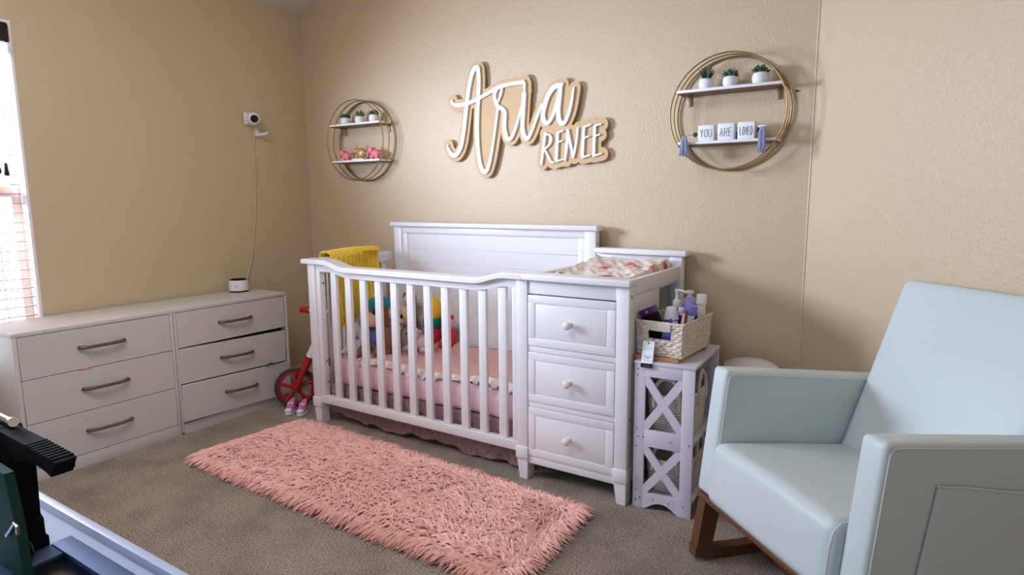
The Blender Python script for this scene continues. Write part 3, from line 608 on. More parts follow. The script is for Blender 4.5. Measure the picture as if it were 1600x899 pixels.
def sdf_solid(strokes, y0, y1, h, extra=None):
    # extruded solid of all points inside the strokes (front face at y0, back at y1)
    P = np.array([p for s_ in strokes for p in s_]); pad = (extra or .015)+.01
    xs_ = np.arange(P[:, 0].min()-pad, P[:, 0].max()+pad, h); zs_ = np.arange(P[:, 1].min()-pad, P[:, 1].max()+pad, h)
    X, Z = np.meshgrid(xs_, zs_); F = field(strokes, extra, X, Z)
    if extra:
        # close the enclosed counters: only cells reachable from the outside stay open
        op = F >= 0; ou = np.zeros_like(op); ou[0] = ou[-1] = True; ou[:, 0] = ou[:, -1] = True
        while True:
            n_ = ou.copy(); n_[1:] |= ou[:-1]; n_[:-1] |= ou[1:]; n_[:, 1:] |= ou[:, :-1]; n_[:, :-1] |= ou[:, 1:]; n_ &= op | ou
            if (n_ == ou).all(): break
            ou = n_
        F = np.where(op & ~ou, -.001, F)
    vid = {}; V = []; faces = []
    def vert(i, j): 
        if (i, j) not in vid: vid[(i, j)] = len(V); V.append((xs_[j], zs_[i]))
        return vid[(i, j)]
    def cut(a, b):
        if a > b: a, b = b, a
        if (a, b) not in vid:
            fa, fb = F[a], F[b]; t = fa/(fa-fb); vid[(a, b)] = len(V)
            V.append((xs_[a[1]]+(xs_[b[1]]-xs_[a[1]])*t, zs_[a[0]]+(zs_[b[0]]-zs_[a[0]])*t))
        return vid[(a, b)]
    ins = F < 0
    any_ = ins[:-1, :-1] | ins[1:, :-1] | ins[:-1, 1:] | ins[1:, 1:]
    for i, j in zip(*np.nonzero(any_)):
        c = [(i, j), (i, j+1), (i+1, j+1), (i+1, j)]; poly = []
        for k in range(4):
            a, b = c[k], c[(k+1) % 4]
            if ins[a]: poly.append(vert(*a))
            if ins[a] != ins[b]: poly.append(cut(a, b))
        if len(poly) > 2: faces.append(tuple(poly))
    n = len(V); vs = [(x, y0, z) for x, z in V]+[(x, y1, z) for x, z in V]
    edges = {}
    for f in faces:
        for a, b in zip(f, f[1:]+f[:1]): edges[(a, b)] = 1
    fs = [tuple(reversed(f)) for f in faces]+[tuple(i+n for i in f) for f in faces]
    fs += [(a, b, b+n, a+n) for (a, b) in edges if (b, a) not in edges]
    return MB().add(vs, fs)
def tidy(o):
    b = bmesh.new(); b.from_mesh(o.data); bmesh.ops.remove_doubles(b, verts=b.verts, dist=1e-5)
    bmesh.ops.dissolve_limit(b, angle_limit=rad(.5), verts=b.verts, edges=b.edges); b.to_mesh(o.data); b.free()
sg = thing('name_sign', 'large layered wooden name sign with white script lettering on the back wall above the crib', 'wall sign', (-1.85, 2.985, 1.65))
ALL = SCRIPT+[s_ for L_ in LETTERS for s_ in L_]
o = sdf_solid(ALL, 2.972, 2.986, .004, .034).build('backing', SIGNB, sg, smooth=False); tidy(o)
for (x, z) in ((-2.15, 1.85), (-1.75, 1.75), (-1.4, 1.5)):
    MB().lathe([(.008, 0), (.008, .014)], n=12, M=Matrix.Translation((x, 3.0, z)) @ Matrix.Rotation(rad(90), 4, 'X')).build('standoff', SIGNB, sg)
o = sdf_solid(SCRIPT, 2.960, 2.972, .0025).build('script_lettering', SIGNW, sg, smooth=False); tidy(o)
for L_ in LETTERS:
    o = sdf_solid(L_, 2.960, 2.972, .002).build('letter', SIGNW, sg, smooth=False); tidy(o)

# ================================================================ round wall shelves
def ring_shelf(cx, cz, label):
    t = thing('round_wall_shelf', label, 'wall shelf', (cx, YB, cz), group=None)
    RR = .25
    for y, r in ((2.988, .0048), (2.935, .0036), (2.882, .0036)):
        MB().tube([(cx+RR*math.cos(a), y, cz+RR*math.sin(a)) for a in [2*math.pi*k/72 for k in range(72)]], r, 8, closed=True).build('ring', GOLD, t)
    for dz in (.108, -.122):
        hw = math.sqrt(RR*RR-dz*dz)-.002
        s_ = MB().box(cx-hw, cx+hw, 2.880, 2.990, cz+dz-.013, cz+dz, .002).build('shelf_board', TRIM, t)
        MB().box(cx-hw+.004, cx+hw-.004, 2.884, 2.988, cz+dz-.0165, cz+dz-.0132).build('shelf_underside', WALNUT, s_)
    dz = .108; hw = math.sqrt(RR*RR-dz*dz)-.03
    for s_ in (-1, 1):
        MB().box(cx+s_*hw-.008, cx+s_*hw+.008, 2.992, 2.9985, cz+dz-.06, cz+dz-.018, .001).box(cx+s_*hw-.008, cx+s_*hw+.008, 2.95, 2.998, cz+dz-.0205, cz+dz-.0170, .001).build('bracket', GOLD, t)
    return cz+.108, cz-.122
def succulent(x, z, label, kind, r=.031):
    y = 2.932; h = r*1.5
    t = thing('potted_succulent', label, 'potted plant', (x, y, z), group='succulents on the round shelves')
    MB().lathe([(r*.62, 0), (r*.95, h*.2), (r*1.05, h*.55), (r*.92, h*.92), (r*.82, h), (r*.74, h), (r*.76, h*.9)], (x, y, z), 28).build('pot', POT, t)
    MB().lathe([(r*.78, h*.88), (0, h*.9)], (x, y, z), 16).build('soil', SOIL, t)
    lm = MB(); rr = random.Random(int(x*1000))
    n = {'spike': 14, 'rosette': 22, 'leafy': 20}[kind]
    for k in range(n):
        a = k*2.4+rr.random()*.4; q = k/n
        if kind == 'spike': L = r*(1.5+.6*rr.random()); el = rad(85-42*q); w_ = r*.14
        elif kind == 'rosette': L = r*(.9+.35*rr.random()); el = rad(80-62*q); w_ = r*.27
        else: L = r*(1.1+.6*rr.random()); el = rad(82-55*q); w_ = r*.23
        d = Vector((math.cos(a)*math.cos(el), math.sin(a)*math.cos(el), math.sin(el)))
        p = [Vector((x, y, z+h*.86))+Vector((math.cos(a), math.sin(a), 0))*r*.18+d*L*t_+Vector((0, 0, .12*L*t_*t_)) for t_ in (0, .35, .7, 1)]
        lm.tube(p, [w_*.7, w_*1.1, w_*.8, w_*.1], 6)
    lm.build('leaves', LEAF2 if kind == 'leafy' else LEAF, t)
lu, ll = ring_shelf(-3.03, 1.625, 'round gold wire wall shelf in the left corner holding pink figurines')
ru, rl_ = ring_shelf(-.727, 1.623, 'round gold wire wall shelf on the right holding letter blocks')
succulent(-3.155, lu, 'white potted dark succulent, leftmost of three on the left round shelf', 'rosette', .029)
succulent(-3.025, lu, 'white potted bright green succulent, middle of three on the left round shelf', 'leafy', .029)
succulent(-2.90, lu, 'white potted dark succulent, rightmost of three on the left round shelf', 'rosette', .03)
succulent(-.832, ru, 'white potted spiky tall succulent, leftmost of three on the right round shelf', 'spike')
succulent(-.726, ru, 'white potted low succulent, middle of three on the right round shelf', 'rosette')
succulent(-.600, ru, 'white potted leafy succulent, rightmost of three on the right round shelf', 'rosette', .033)
def elephant(x, z, label, s_=1, flip=1):
    y = 2.93; f = .03*s_
    t = thing('elephant_figurine', label, 'figurine', (x, y, z), group='pink figurines on the left round shelf')
    b = MB().sph((x+flip*.4*f, y, z+1.05*f), (1.15*f, .8*f, .85*f))
    for dx_ in (-.35, 1.0):
        for dy_ in (-.35, .35): b.lathe([(.36*f, 0), (.38*f, .1*f), (.32*f, .8*f)], (x+flip*dx_*f, y+dy_*f, z), 12)
    b.sph((x-flip*.7*f, y-.1*f, z+1.7*f), (.62*f, .58*f, .62*f))
    b.tube([(x-flip*1.1*f, y-.2*f, z+1.7*f), (x-flip*1.5*f, y-.25*f, z+1.3*f), (x-flip*1.45*f, y-.25*f, z+.8*f), (x-flip*1.15*f, y-.25*f, z+.6*f)], [.26*f, .22*f, .18*f, .14*f], 10)
    b.build('body', FPINK, t)
    for sy in (-1, 1): MB().sph((x-flip*.45*f, y+sy*.55*f-.1*f, z+1.75*f), (.5*f, .16*f, .55*f)).build('ear', FPINK, t)
    MB().tube([(x+flip*1.5*f, y, z+1.2*f), (x+flip*1.8*f, y, z+1.0*f), (x+flip*1.8*f, y, z+.6*f)], [.1*f, .08*f, .06*f], 6).build('tail', FPINK, t)
elephant(-3.165, ll, 'pink figurine at the left end of the left round shelf, lower board', 1.0, 1)
elephant(-2.905, ll, 'taller coral pink figurine at the right end of the left round shelf, lower board', 1.12, 1)
t = thing('bunny_figurine', 'beige and gold rabbit ornament on a small white base between two pink figurines', 'figurine', (-3.035, 2.93, ll))
MB().box(-3.085, -2.985, 2.905, 2.955, ll, ll+.010, .003).build('base', POT, t)
MB().sph((-3.02, 2.93, ll+.043), (.040, .024, .034)).sph((-3.06, 2.925, ll+.058), (.020, .018, .019)).sph((-2.978, 2.93, ll+.04), .010).lathe([(.010, 0), (.008, .02)], (-3.055, 2.92, ll+.009), 10).build('body', BRASS, t)
for dx_ in (-.066, -.052): MB().sph((-3.0+dx_, 2.927, ll+.085), (.005, .004, .017)).build('ear', BRASS, t)
# letter blocks and tassel garland
def strokes_word(mb, word, x0, w_, z0, h, y, th=.0016):
    G = {'Y': [[(0, 1), (.5, .5)], [(1, 1), (.5, .5), (.5, 0)]], 'O': [[(.5+.5*math.cos(a*.5236), .5+.5*math.sin(a*.5236)) for a in range(13)]], 'U': [[(0, 1), (0, .25), (.2, .04), (.5, 0), (.8, .04), (1, .25), (1, 1)]],
         'A': [[(0, 0), (.5, 1), (1, 0)], [(.2, .38), (.8, .38)]], 'R': [[(0, 0), (0, 1), (.7, 1), (.95, .85), (.95, .68), (.7, .53), (0, .5)], [(.5, .5), (1, 0)]], 'E': [[(1, 1), (0, 1), (0, 0), (1, 0)], [(0, .52), (.8, .52)]],
         'L': [[(0, 1), (0, 0), (1, 0)]], 'V': [[(0, 1), (.5, 0), (1, 1)]], 'D': [[(0, 0), (0, 1), (.5, 1), (.9, .8), (1, .5), (.9, .2), (.5, 0), (0, 0)]]}
    n = len(word); cw = w_/n*.68; st = w_/n
    for i, ch in enumerate(word):
        for pl in G[ch]:
            P = [(x0+i*st+(st-cw)/2+a*cw, y, z0+b*h) for a, b in pl]
            mb.tube(P, th, 6)
def block(x0, x1, word, label, dz=0):
    t = thing('letter_block', label, 'letter block', ((x0+x1)/2, 2.905, rl_), group='letter blocks on the right round shelf')
    MB().box(x0, x1, 2.885, 2.925, rl_, rl_+.070+dz, .004, 3).build('block', POT, t)
    m_ = MB(); strokes_word(m_, word, x0+.008, (x1-x0)-.016, rl_+.017, .034, 2.8848); m_.build('lettering', LETT, t)
block(-.848, -.776, 'YOU', 'square white block lettered YOU on the right round shelf')
block(-.761, -.689, 'ARE', 'square white block lettered ARE on the right round shelf', .003)
block(-.675, -.603, 'LOVED', 'square white block lettered LOVED on the right round shelf', .003)
t = thing('tassel_garland', 'dark bead garland with blue grey yarn tassels strung behind the letter blocks', 'garland', (-.725, 2.94, rl_))
gp = [(-.905, 2.872, rl_+.012), (-.895, 2.89, rl_+.028), (-.868, 2.92, rl_+.032), (-.80, 2.945, rl_+.02), (-.72, 2.945, rl_+.014), (-.64, 2.945, rl_+.02), (-.592, 2.915, rl_+.05), (-.57, 2.88, rl_+.045), (-.562, 2.872, rl_+.03)]
MB().tube([tuple(p) for p in catmull(gp, 5)], .0018, 6).build('string', CORD, t)
for p in ((-.868, 2.915, rl_+.033), (-.769, 2.942, rl_+.03), (-.769, 2.942, rl_+.013), (-.682, 2.942, rl_+.03), (-.682, 2.942, rl_+.013), (-.59, 2.912, rl_+.035), (-.582, 2.902, rl_+.014)): MB().sph(p, .0105, 12, 8).build('bead', BEAD, t)
MB().sph((-.572, 2.893, rl_+.05), (.022, .009, .006)).build('bead', POT, t)
def tassel(x, y, z, L, sp):
    m_ = MB(); rr = random.Random(3)
    for k in range(46):
        a = rr.random()*6.28; q = math.sqrt(rr.random()); dx_ = math.cos(a)*q; dy_ = math.sin(a)*q*.7
        m_.tube([(x+dx_*.006, y+dy_*.006, z), (x+dx_*.014, y-.004+dy_*.010, z-.02), (x+dx_*.016*sp, y-.004+dy_*.010, z-L*.6), (x+dx_*.020*sp, y-.002+dy_*.012, z-L*(.85+.2*rr.random()))], [.0022, .003, .003, .002], 5)
    m_.sph((x, y, z-.012), (.010, .009, .012)); m_.build('tassel', TASS, t)
tassel(-.9, 2.862, rl_+.022, .085, 1.25); tassel(-.567, 2.862, rl_+.045, .105, .9)
tag(plain(MB().sph((-.46, 2.996, 1.70), (.005, .006, .005), 10, 6).build('wall_screw', BLACKM), (-.46, 3.0, 1.70)), 'tiny dark screw head in the wall right of the right round shelf', 'screw')
# ================================================================ two-tier organizer with X frames
OY = rad(2.5)
og = thing('storage_stand', 'narrow white two tier storage stand with X shaped end panels beside the changing table', 'storage stand', (-.891, 2.292, 0), (0, 0, OY))
OW, OD, OH = .236, .42, .60
def xpanel(y):
    m_ = MB(); t = .012
    m_.box(0, .043, y, y+t, 0, OH-.0005, .0015).box(OW-.047, OW, y, y+t, 0, OH-.0005, .0015)
    m_.box(.042, OW-.046, y, y+t, .552, OH-.0005, .0015).box(.042, OW-.046, y, y+t, .265, .335, .0015)
    arch = [(.042, .07), (.042, .0), (.055, .004)]+[(.055+.126*k/10, .004+.030*math.sin(math.pi*k/10)) for k in range(1, 10)]+[(.181, .004), (OW-.046, 0), (OW-.046, .07)]
    m_.prism(arch, 'y', y, y+t)
    for z0, z1 in ((.335, .552), (.07, .265)):
        a, b = .036, OW-.040; w_ = .016
        for k, (p, q) in enumerate((((a, z0-.004), (b, z1+.004)), ((a, z1+.004), (b, z0-.004)))):
            d = Vector((q[0]-p[0], q[1]-p[1])).normalized(); n_ = Vector((-d.y, d.x))*w_
            e = .0006*k
            m_.prism([(p[0]+n_.x, p[1]+n_.y), (p[0]-n_.x, p[1]-n_.y), (q[0]-n_.x, q[1]-n_.y), (q[0]+n_.x, q[1]+n_.y)], 'y', y+.0004+e, y+t-.0004-e)
    return m_
pn = xpanel(0).build('end_panel', ORG, og, local=True)
xpanel(OD-.012).build('end_panel', ORG, og, local=True)
for (x, z) in ((.012, .58), (.012, .555), (.012, .335), (.018, .30), (.012, .26), (.04, .302), (.15, .30), (.222, .30), (.012, .075), (.012, .03), (.03, .045), (.085, .045), (.15, .045), (.205, .045)):
    MB().lathe([(0, 0), (.003, 0), (.003, .0012), (0, .0014)], n=10, M=Matrix.Translation((x, 0, z)) @ Matrix.Rotation(rad(90), 4, 'X')).build('screw_cap', PEWTER, pn, local=True)
MB().box(-.003, OW+.003, -.003, OD+.003, OH, OH+.012, .002).build('top_board', ORG, og, local=True)
for z in (.288, .046): MB().box(.002, OW-.002, .0125, OD-.0125, z, z+.012, .001).build('shelf_board', ORG, og, local=True)
def opt(x, y, z): v = Matrix.Rotation(OY, 4, 'Z') @ Vector((x, y, z)); return (v.x-.891, v.y+2.292, v.z)
def rope_basket(z0, hgt, label, name='rope_basket', full=True):
    c0 = opt(OW/2, OD/2, z0)
    t = thing(name, label, 'basket', c0, (0, 0, OY), 'rope baskets in the storage stand')
    hx, hy = .098, .175; n_ = 48
    def rim(a, k):
        ca, sa = math.cos(a), math.sin(a); e = .62
        return (math.copysign(abs(ca)**e, ca)*hx*k, math.copysign(abs(sa)**e, sa)*hy*k)
    rows = int(hgt/.011); m_ = MB(); pr = []
    for i in range(rows):
        for q in range(4):
            z = (i+q/4)*.011+.004; k = .88+.12*min(1, z/hgt)+.0; pr.append((k+.035*math.sin(math.pi*q/4), z))
    prof = [(.02, .002), (.86, .002)]+pr+[(.97, hgt+.004), (.92, hgt)]+[(.84+.08*z/hgt, z) for z in (hgt*.6, .012)]+[(.02, .012)]
    vs = lambda u, v: (*rim(u*2*math.pi, prof[round(v*(len(prof)-1))][0]), prof[round(v*(len(prof)-1))][1])
    m_.grid(vs, n_, len(prof), closed_u=True).build('woven_wall', ROPE, t, local=True)
    for s_ in (-1, 1):
        hp_ = [(-.05*1, s_*(hy*.99), hgt*.72), (-.05, s_*(hy*.99), hgt*.98), (-.043, s_*hy*.97, hgt+.04), (-.02, s_*hy*.93, hgt+.066), (.02, s_*hy*.93, hgt+.066), (.043, s_*hy*.97, hgt+.04), (.05, s_*(hy*.99), hgt*.98), (.05, s_*(hy*.99), hgt*.72)]
        MB().tube([tuple(p) for p in catmull(hp_, 5)], .0085, 10).build('handle', ROPE, t, local=True)
    for s_ in (1,):
        hp_ = [(s_*hx*1.0, -.06, hgt*.72), (s_*hx*1.0, -.06, hgt), (s_*hx*.98, -.045, hgt+.05), (s_*hx*.95, 0, hgt+.08), (s_*hx*.98, .045, hgt+.05), (s_*hx, .06, hgt), (s_*hx, .06, hgt*.72)]
        MB().tube([tuple(p) for p in catmull(hp_, 5)], .0085, 10).build('handle', ROPE, t, local=True)
rope_basket(.3005, .168, 'cream rope basket on the upper shelf of the storage stand')
rope_basket(.0585, .140, 'pale rope basket on the bottom shelf of the storage stand')
cq = opt(.16, .14, .3135)
tag(plain(MB().lathe([(.026, 0), (.028, .004), (.028, .158), (.024, .172), (.016, .178), (.016, .200), (0, .2)], cq, 24).build('lotion_bottle', WHITEP), cq), 'white bottle standing in the upper rope basket, seen through its handle', 'bottle')
cq = opt(.08, .2, .3135)
tag(plain(MB().lathe([(.034, 0), (.036, .006), (.036, .15), (.033, .168), (.034, .17), (.034, .195), (.030, .20), (0, .2)], cq, 24).build('cream_jar', RABB), cq), 'pale round container in the upper rope basket behind the X frame', 'container')
# wooden boards under the wicker basket
zt = OH+.0122
bd_ = MB().box(-.908, -.728, 2.322, 2.350, zt, zt+.016, .002).box(-.900, -.730, 2.36, 2.39, zt, zt+.016, .002).box(-.875, -.700, 2.60, 2.64, zt, zt+.016, .002).box(-.742, -.722, 2.35, 2.62, zt+.0, zt+.0155, .001)
tag(plain(bd_.build('wooden_tray', WOODB), (-.81, 2.48, zt)), 'slim oak slatted tray lying between the storage stand and the wicker basket', 'tray')
# wicker basket
BY = rad(-4.5); bo = (-.905, 2.347, zt+.0165)
wb = thing('wicker_basket', 'rectangular pale wicker basket of toiletries on top of the storage stand', 'basket', bo, (0, 0, BY))
BW, BD, BH = .186, .30, .136
def wall(p0, p1, out, hole=None, N=None):
    N = N or int((Vector(p1)-Vector(p0)).length/.0022); M_ = int(BH/.0022); m_ = MB(); vs = {}; V = []; Fc = []
    d = Vector(p1)-Vector(p0); Ld = d.length; d.normalize(); o_ = Vector(out)
    def P(i, j):
        if (i, j) not in vs:
            u = i/N*Ld; z = j/M_*BH; fl_ = .010*z/BH
            r_, c_ = z/.0105, u/.0155
            s_ = math.sin(math.pi*(c_+(int(r_) % 2)))*.5; b_ = abs(math.sin(math.pi*r_))
            dd = .0042*(s_*b_+.5*b_)+.0018*smoothnoise(u*60, z*60, i*.01)
            dd *= min(1, i/3, (N-i)/3)
            k = (u/Ld-.5)*2*fl_*.6
            q = Vector(p0)+d*(u+k)+o_*(dd+fl_*.6); vs[(i, j)] = len(V); V.append((q.x, q.y, z))
        return vs[(i, j)]
    for j in range(M_):
        for i in range(N):
            u = (i+.5)/N*Ld; z = (j+.5)/M_*BH
            if hole and hole[0] < u < hole[1] and hole[2] < z < hole[3]: continue
            Fc.append((P(i, j), P(i+1, j), P(i+1, j+1), P(i, j+1)))
    return m_.add(V, Fc)
wm_ = MB()
for a, b, o_, hl in (((0, 0), (BW, 0), (0, -1, 0), (.052, .142, .068, .106)), ((BW, 0), (BW, BD), (1, 0, 0), None), ((BW, BD), (0, BD), (0, 1, 0), None), ((0, BD), (0, 0), (-1, 0, 0), None)):
    q = wall((*a, 0), (*b, 0), o_, hl); wm_.add(q.v, q.f)
ww = wm_.build('woven_walls', WICK, wb, local=True, fixn=False); md = ww.modifiers.new('thick', 'SOLIDIFY'); md.thickness = .005; md.offset = -1
MB().box(.003, BW-.003, .003, BD-.003, .001, .006).build('base', WICK, wb, local=True)
rm = MB(); e = .0065
rm.tube([(-e, -e, BH), (BW/2, -e-.001, BH), (BW+e, -e, BH), (BW+e+.001, BD/2, BH), (BW+e, BD+e, BH), (BW/2, BD+e, BH), (-e, BD+e, BH), (-e, BD/2, BH)], .005, 8, closed=True).build('rim', WICK, wb, local=True)
hm = MB()
for k in range(14): x = .054+k*.0066; hm.tube([(x, -.0095, .103), (x+.0008, -.0125, .12), (x, -.008, .137)], .0034, 6)
hm.build('handle_wrap', ROPE, wb, local=True)
# hang tag on the basket
tg = thing('hang_tag', 'white paper hang tag with black lower band dangling from the wicker basket', 'tag', (-.845, 2.318, .66))
Mt = Matrix.Translation((-.845, 2.3175, .690)) @ Matrix.Rotation(rad(-2), 4, 'Y') @ Matrix.Rotation(rad(-19), 4, 'X')
tp = MB().box(-.0235, .0235, -.0012, 0, -.105, 0, .0003, 1, M=Mt).build('card', PAPER, tg)
MB().box(-.0232, .0232, -.0018, -.0011, -.1048, -.088, M=Mt).build('black_band', BLACKM, tp)
MB().lathe([(0, 0), (.0028, 0), (.0028, .0006), (0, .0007)], n=12, M=Mt @ Matrix.Translation((0, -.0013, -.008)) @ Matrix.Rotation(rad(90), 4, 'X')).build('punch_hole', BLACKM, tp)
lt = MB()
lt.tube([Mt @ Vector((-.014+.006*math.cos(a), -.0014, -.028+.006*math.sin(a))) for a in [1+.45*k for k in range(11)]], .0004, 5)
for (x0, x1, z, h) in ((-.008, .014, -.030, .0012), (-.016, .016, -.054, .0006), (-.016, -.006, -.061, .003), (-.004, .006, -.061, .003), (.008, .016, -.061, .003), (-.009, .009, -.067, .003), (-.016, .015, -.074, .0007), (-.012, .012, -.078, .0007)): lt.box(x0, x1, -.0018, -.0011, z-h/2, z+h/2, M=Mt)
lt.build('print', LETT, tp)
MB().box(-.014, .014, -.0022, -.0017, -.096, -.0945, M=Mt).box(-.016, .016, -.0022, -.0017, -.100, -.0988, M=Mt).build('print', PEWTER, tp)
MB().tube([(-.845, 2.3155, .684), (-.8455, 2.317, .705), (-.845, 2.322, .722), (-.8445, 2.328, .738)], .0009, 5).build('string', BLACKM, tg)
# toiletries inside the basket (base of basket at zb2)
zb2 = bo[2]+.0062
def TM(x, y, z, ax=0, ay=0, az=0): return Matrix.Translation((x, y, z)) @ Euler((rad(ax), rad(ay), rad(az))).to_matrix().to_4x4()
def bottle(name, label, M, parts, cat='bottle'):
    t = thing(name, label, cat, M.translation[:])
    for nm, mb, mt_ in parts:
        mb.v = [tuple(M @ Vector(v)) for v in mb.v]; mb.build(nm, mt_, t)
    return t
bottle('pump_bottle', 'clear olive gel bottle with a tall white pump in the wicker basket', TM(-.812, 2.545, zb2+.001, 0, 0, 0), [
    ('body', MB().lathe([(.026, 0), (.029, .004), (.029, .130), (.024, .150), (.014, .158), (.012, .163), (0, .163)], n=28, sx=1.15), CLEAR),
    ('pump_collar', MB().lathe([(.0165, .160), (.0175, .163), (.0165, .186), (.009, .192), (.006, .196), (.006, .222), (.0085, .224), (.0085, .234), (0, .235)], n=20), WHITEP),
    ('spout', MB().tube([(-.006, 0, .2305), (.018, -.004, .2315), (.036, -.008, .228), (.040, -.009, .222)], [.006, .005, .0045, .0035], 8), WHITEP)])
bottle('lotion_bottle', 'purple bottle with a wide white cap standing at the front of the wicker basket', TM(-.803, 2.452, zb2+.014), [
    ('body', MB().lathe([(.026, 0), (.028, .004), (.028, .105), (.026, .112), (0, .112)], n=28), PURP),
    ('cap', MB().lathe([(.0295, .1125), (.029, .118), (.021, .158), (.018, .162), (0, .163)], n=28), WHITEP)])
bottle('cosmetic_box', 'tilted plum and black carton leaning out of the left side of the wicker basket', TM(-.834, 2.388, zb2+.042, 0, -26, 0), [
    ('carton', MB().box(-.014, .044, -.022, .022, .0, .112, .001), BLACKM),
    ('lid', MB().box(-.016, .046, -.024, .024, .112, .140, .0015), DPURP),
    ('snap', MB().sph((.015, -.0245, .126), (.004, .0015, .004), 10, 6), PAPER)], 'box')
bottle('shampoo_bottle', 'round shouldered lavender translucent bottle at the back of the wicker basket', TM(-.776, 2.604, zb2+.002), [
    ('body', MB().lathe([(.028, 0), (.030, .005), (.031, .150), (.030, .170), (.022, .190), (.012, .197), (.010, .2), (0, .2)], n=28), LAV),
    ('cap', MB().lathe([(.009, .199), (.009, .212), (.017, .213), (.017, .222), (.015, .224), (0, .224)], n=20), KNOB)])
bottle('baby_oil_bottle', 'bottle with a small round white cap at the back right of the wicker basket', TM(-.725, 2.592, zb2+.025, 0, 1, 0), [
    ('body', MB().lathe([(.018, 0), (.019, .004), (.019, .120), (.017, .148), (.015, .152), (0, .152)], n=24), KNOB),
    ('cap', MB().lathe([(.0215, .150), (.022, .153), (.0205, .186), (.018, .190), (0, .190)], n=24), WHITEP)])
bottle('cream_tube', 'white tube with a broad lavender cap leaning at the right edge of the wicker basket', TM(-.764, 2.470, zb2+.035, 0, 14, 0), [
    ('body', MB().lathe([(.018, 0), (.021, .03), (.0235, .12), (.0225, .125), (0, .125)], n=24), PAPER),
    ('cap', MB().lathe([(.026, .1195), (.0275, .122), (.0265, .152), (.023, .157), (0, .158)], n=28), LAVC)])
bottle('hair_brush', 'glossy chestnut brush handle sticking out of the front of the wicker basket', TM(-.738, 2.402, zb2+.006, 0, 4, 10), [
    ('handle', MB().tube([(0, 0, .06), (0, 0, .10), (0, 0, .14), (0, 0, .162), (0, 0, .170)], [.006, .008, .0095, .0085, .004], 12, flat=.7), BRUSH),
    ('head', MB().box(-.014, .014, -.006, .006, .0, .066, .005, 3), BRUSH)], 'brush')
bottle('wipes_packet', 'small purple packet showing through the hand hole of the wicker basket', TM(-.775, 2.357, zb2+.001), [
    ('packet', MB().box(-.034, .030, -.002, .018, .0, .098, .003), PURP),
    ('label_strip', MB().box(-.030, .026, -.0032, -.0018, .072, .086, .0003), LAVC)], 'packet')
bottle('gift_box', 'small lilac carton with a peaked flap behind the rim of the wicker basket', TM(-.778, 2.402, zb2+.001, 0, 0, 4), [
    ('carton', MB().box(-.018, .016, -.018, .018, 0, .125, .001), LAV),
    ('flap', MB().prism([(-.019, .115), (.007, .115), (-.006, .144)], 'y', -.0195, -.0183), PURP)], 'box')
bottle('dark_green_tube', 'dark green tube between the brush handle and the lavender cap in the wicker basket', TM(-.735, 2.525, zb2+.002), [
    ('body', MB().lathe([(.015, 0), (.016, .004), (.016, .158), (.012, .162), (0, .163)], n=20), TEAL)], 'tube')
bottle('ointment_tube', 'slim white and navy tube leaning left of the brush handle in the wicker basket', TM(-.788, 2.500, zb2+.003, 0, 4, 0), [
    ('body', MB().lathe([(.012, 0), (.013, .003), (.013, .13), (.011, .134), (0, .134)], n=18), DPURP),
    ('cap', MB().lathe([(.0135, .1345), (.0135, .162), (.011, .165), (0, .165)], n=18), PAPER)], 'tube')
# ================================================================ rocking chair
ch = thing('rocking_chair', 'white upholstered rocking chair with walnut rocker base in the right foreground', 'rocking chair', (-.541, 2.116, 0), (0, 0, rad(-43)))
TL = rad(6.4); ct, st_ = math.cos(TL), math.sin(TL)
def T(p): L, B, N = p; return (L, B*ct+N*st_, .684-B*st_+N*ct)
CW = .72
def cush(mb, L0, L1, B0, B1, N0, N1, r, segs=4, warp=None, cuts=0):
    b = bmesh.new(); bmesh.ops.create_cube(b, size=1)
    for v in b.verts: v.co = Vector(((L0+L1)/2+v.co.x*(L1-L0), (B0+B1)/2+v.co.y*(B1-B0), (N0+N1)/2+v.co.z*(N1-N0)))
    bmesh.ops.bevel(b, geom=b.edges[:], offset=r, segments=segs, affect='EDGES', profile=.5)
    if cuts: bmesh.ops.subdivide_edges(b, edges=[e for e in b.edges if e.calc_length() > .1], cuts=cuts, use_grid_fill=True)
    for v in b.verts:
        q = v.co.copy()
        if warp: q = Vector(warp(q))
        v.co = Vector(T(q))
    return mb.bm(b)
def piping(mb, pts, r=.0035): mb.tube([T(p) for p in pts], r, 6)
def rr(a0, a1, b0, b1, r, fn, n=5):
    # rounded rectangle outline open at the bottom
    o = [fn(a0, b0)]
    o += [fn(a0+r-r*math.cos(t*math.pi/2/n), b1-r+r*math.sin(t*math.pi/2/n)) for t in range(n+1)]
    o += [fn(a1-r+r*math.sin(t*math.pi/2/n), b1-r+r*math.cos(t*math.pi/2/n)) for t in range(n+1)]
    return o+[fn(a1, b0)]
AW = .079
for L0, outer in ((0, 0), (CW-AW, CW)):
    def aw(q): return (q.x, q.y, q.z)
    am = cush(MB(), L0, L0+AW, 0, .70, -.44, 0, .016, 4, aw, 6).build('armrest', LEATH, ch, local=True)
    sm = MB(); lo = outer+(.0005 if outer else -.0005); li = L0+(.0795 if not outer else -.0005)
    for l_, in ((lo,), (li,)):
        piping(sm, rr(.013, .688, -.43, -.013, .022, lambda a, b, l_=l_: (l_, a, b)), .002)
    sm.build('piping', LEATH, am, local=True)
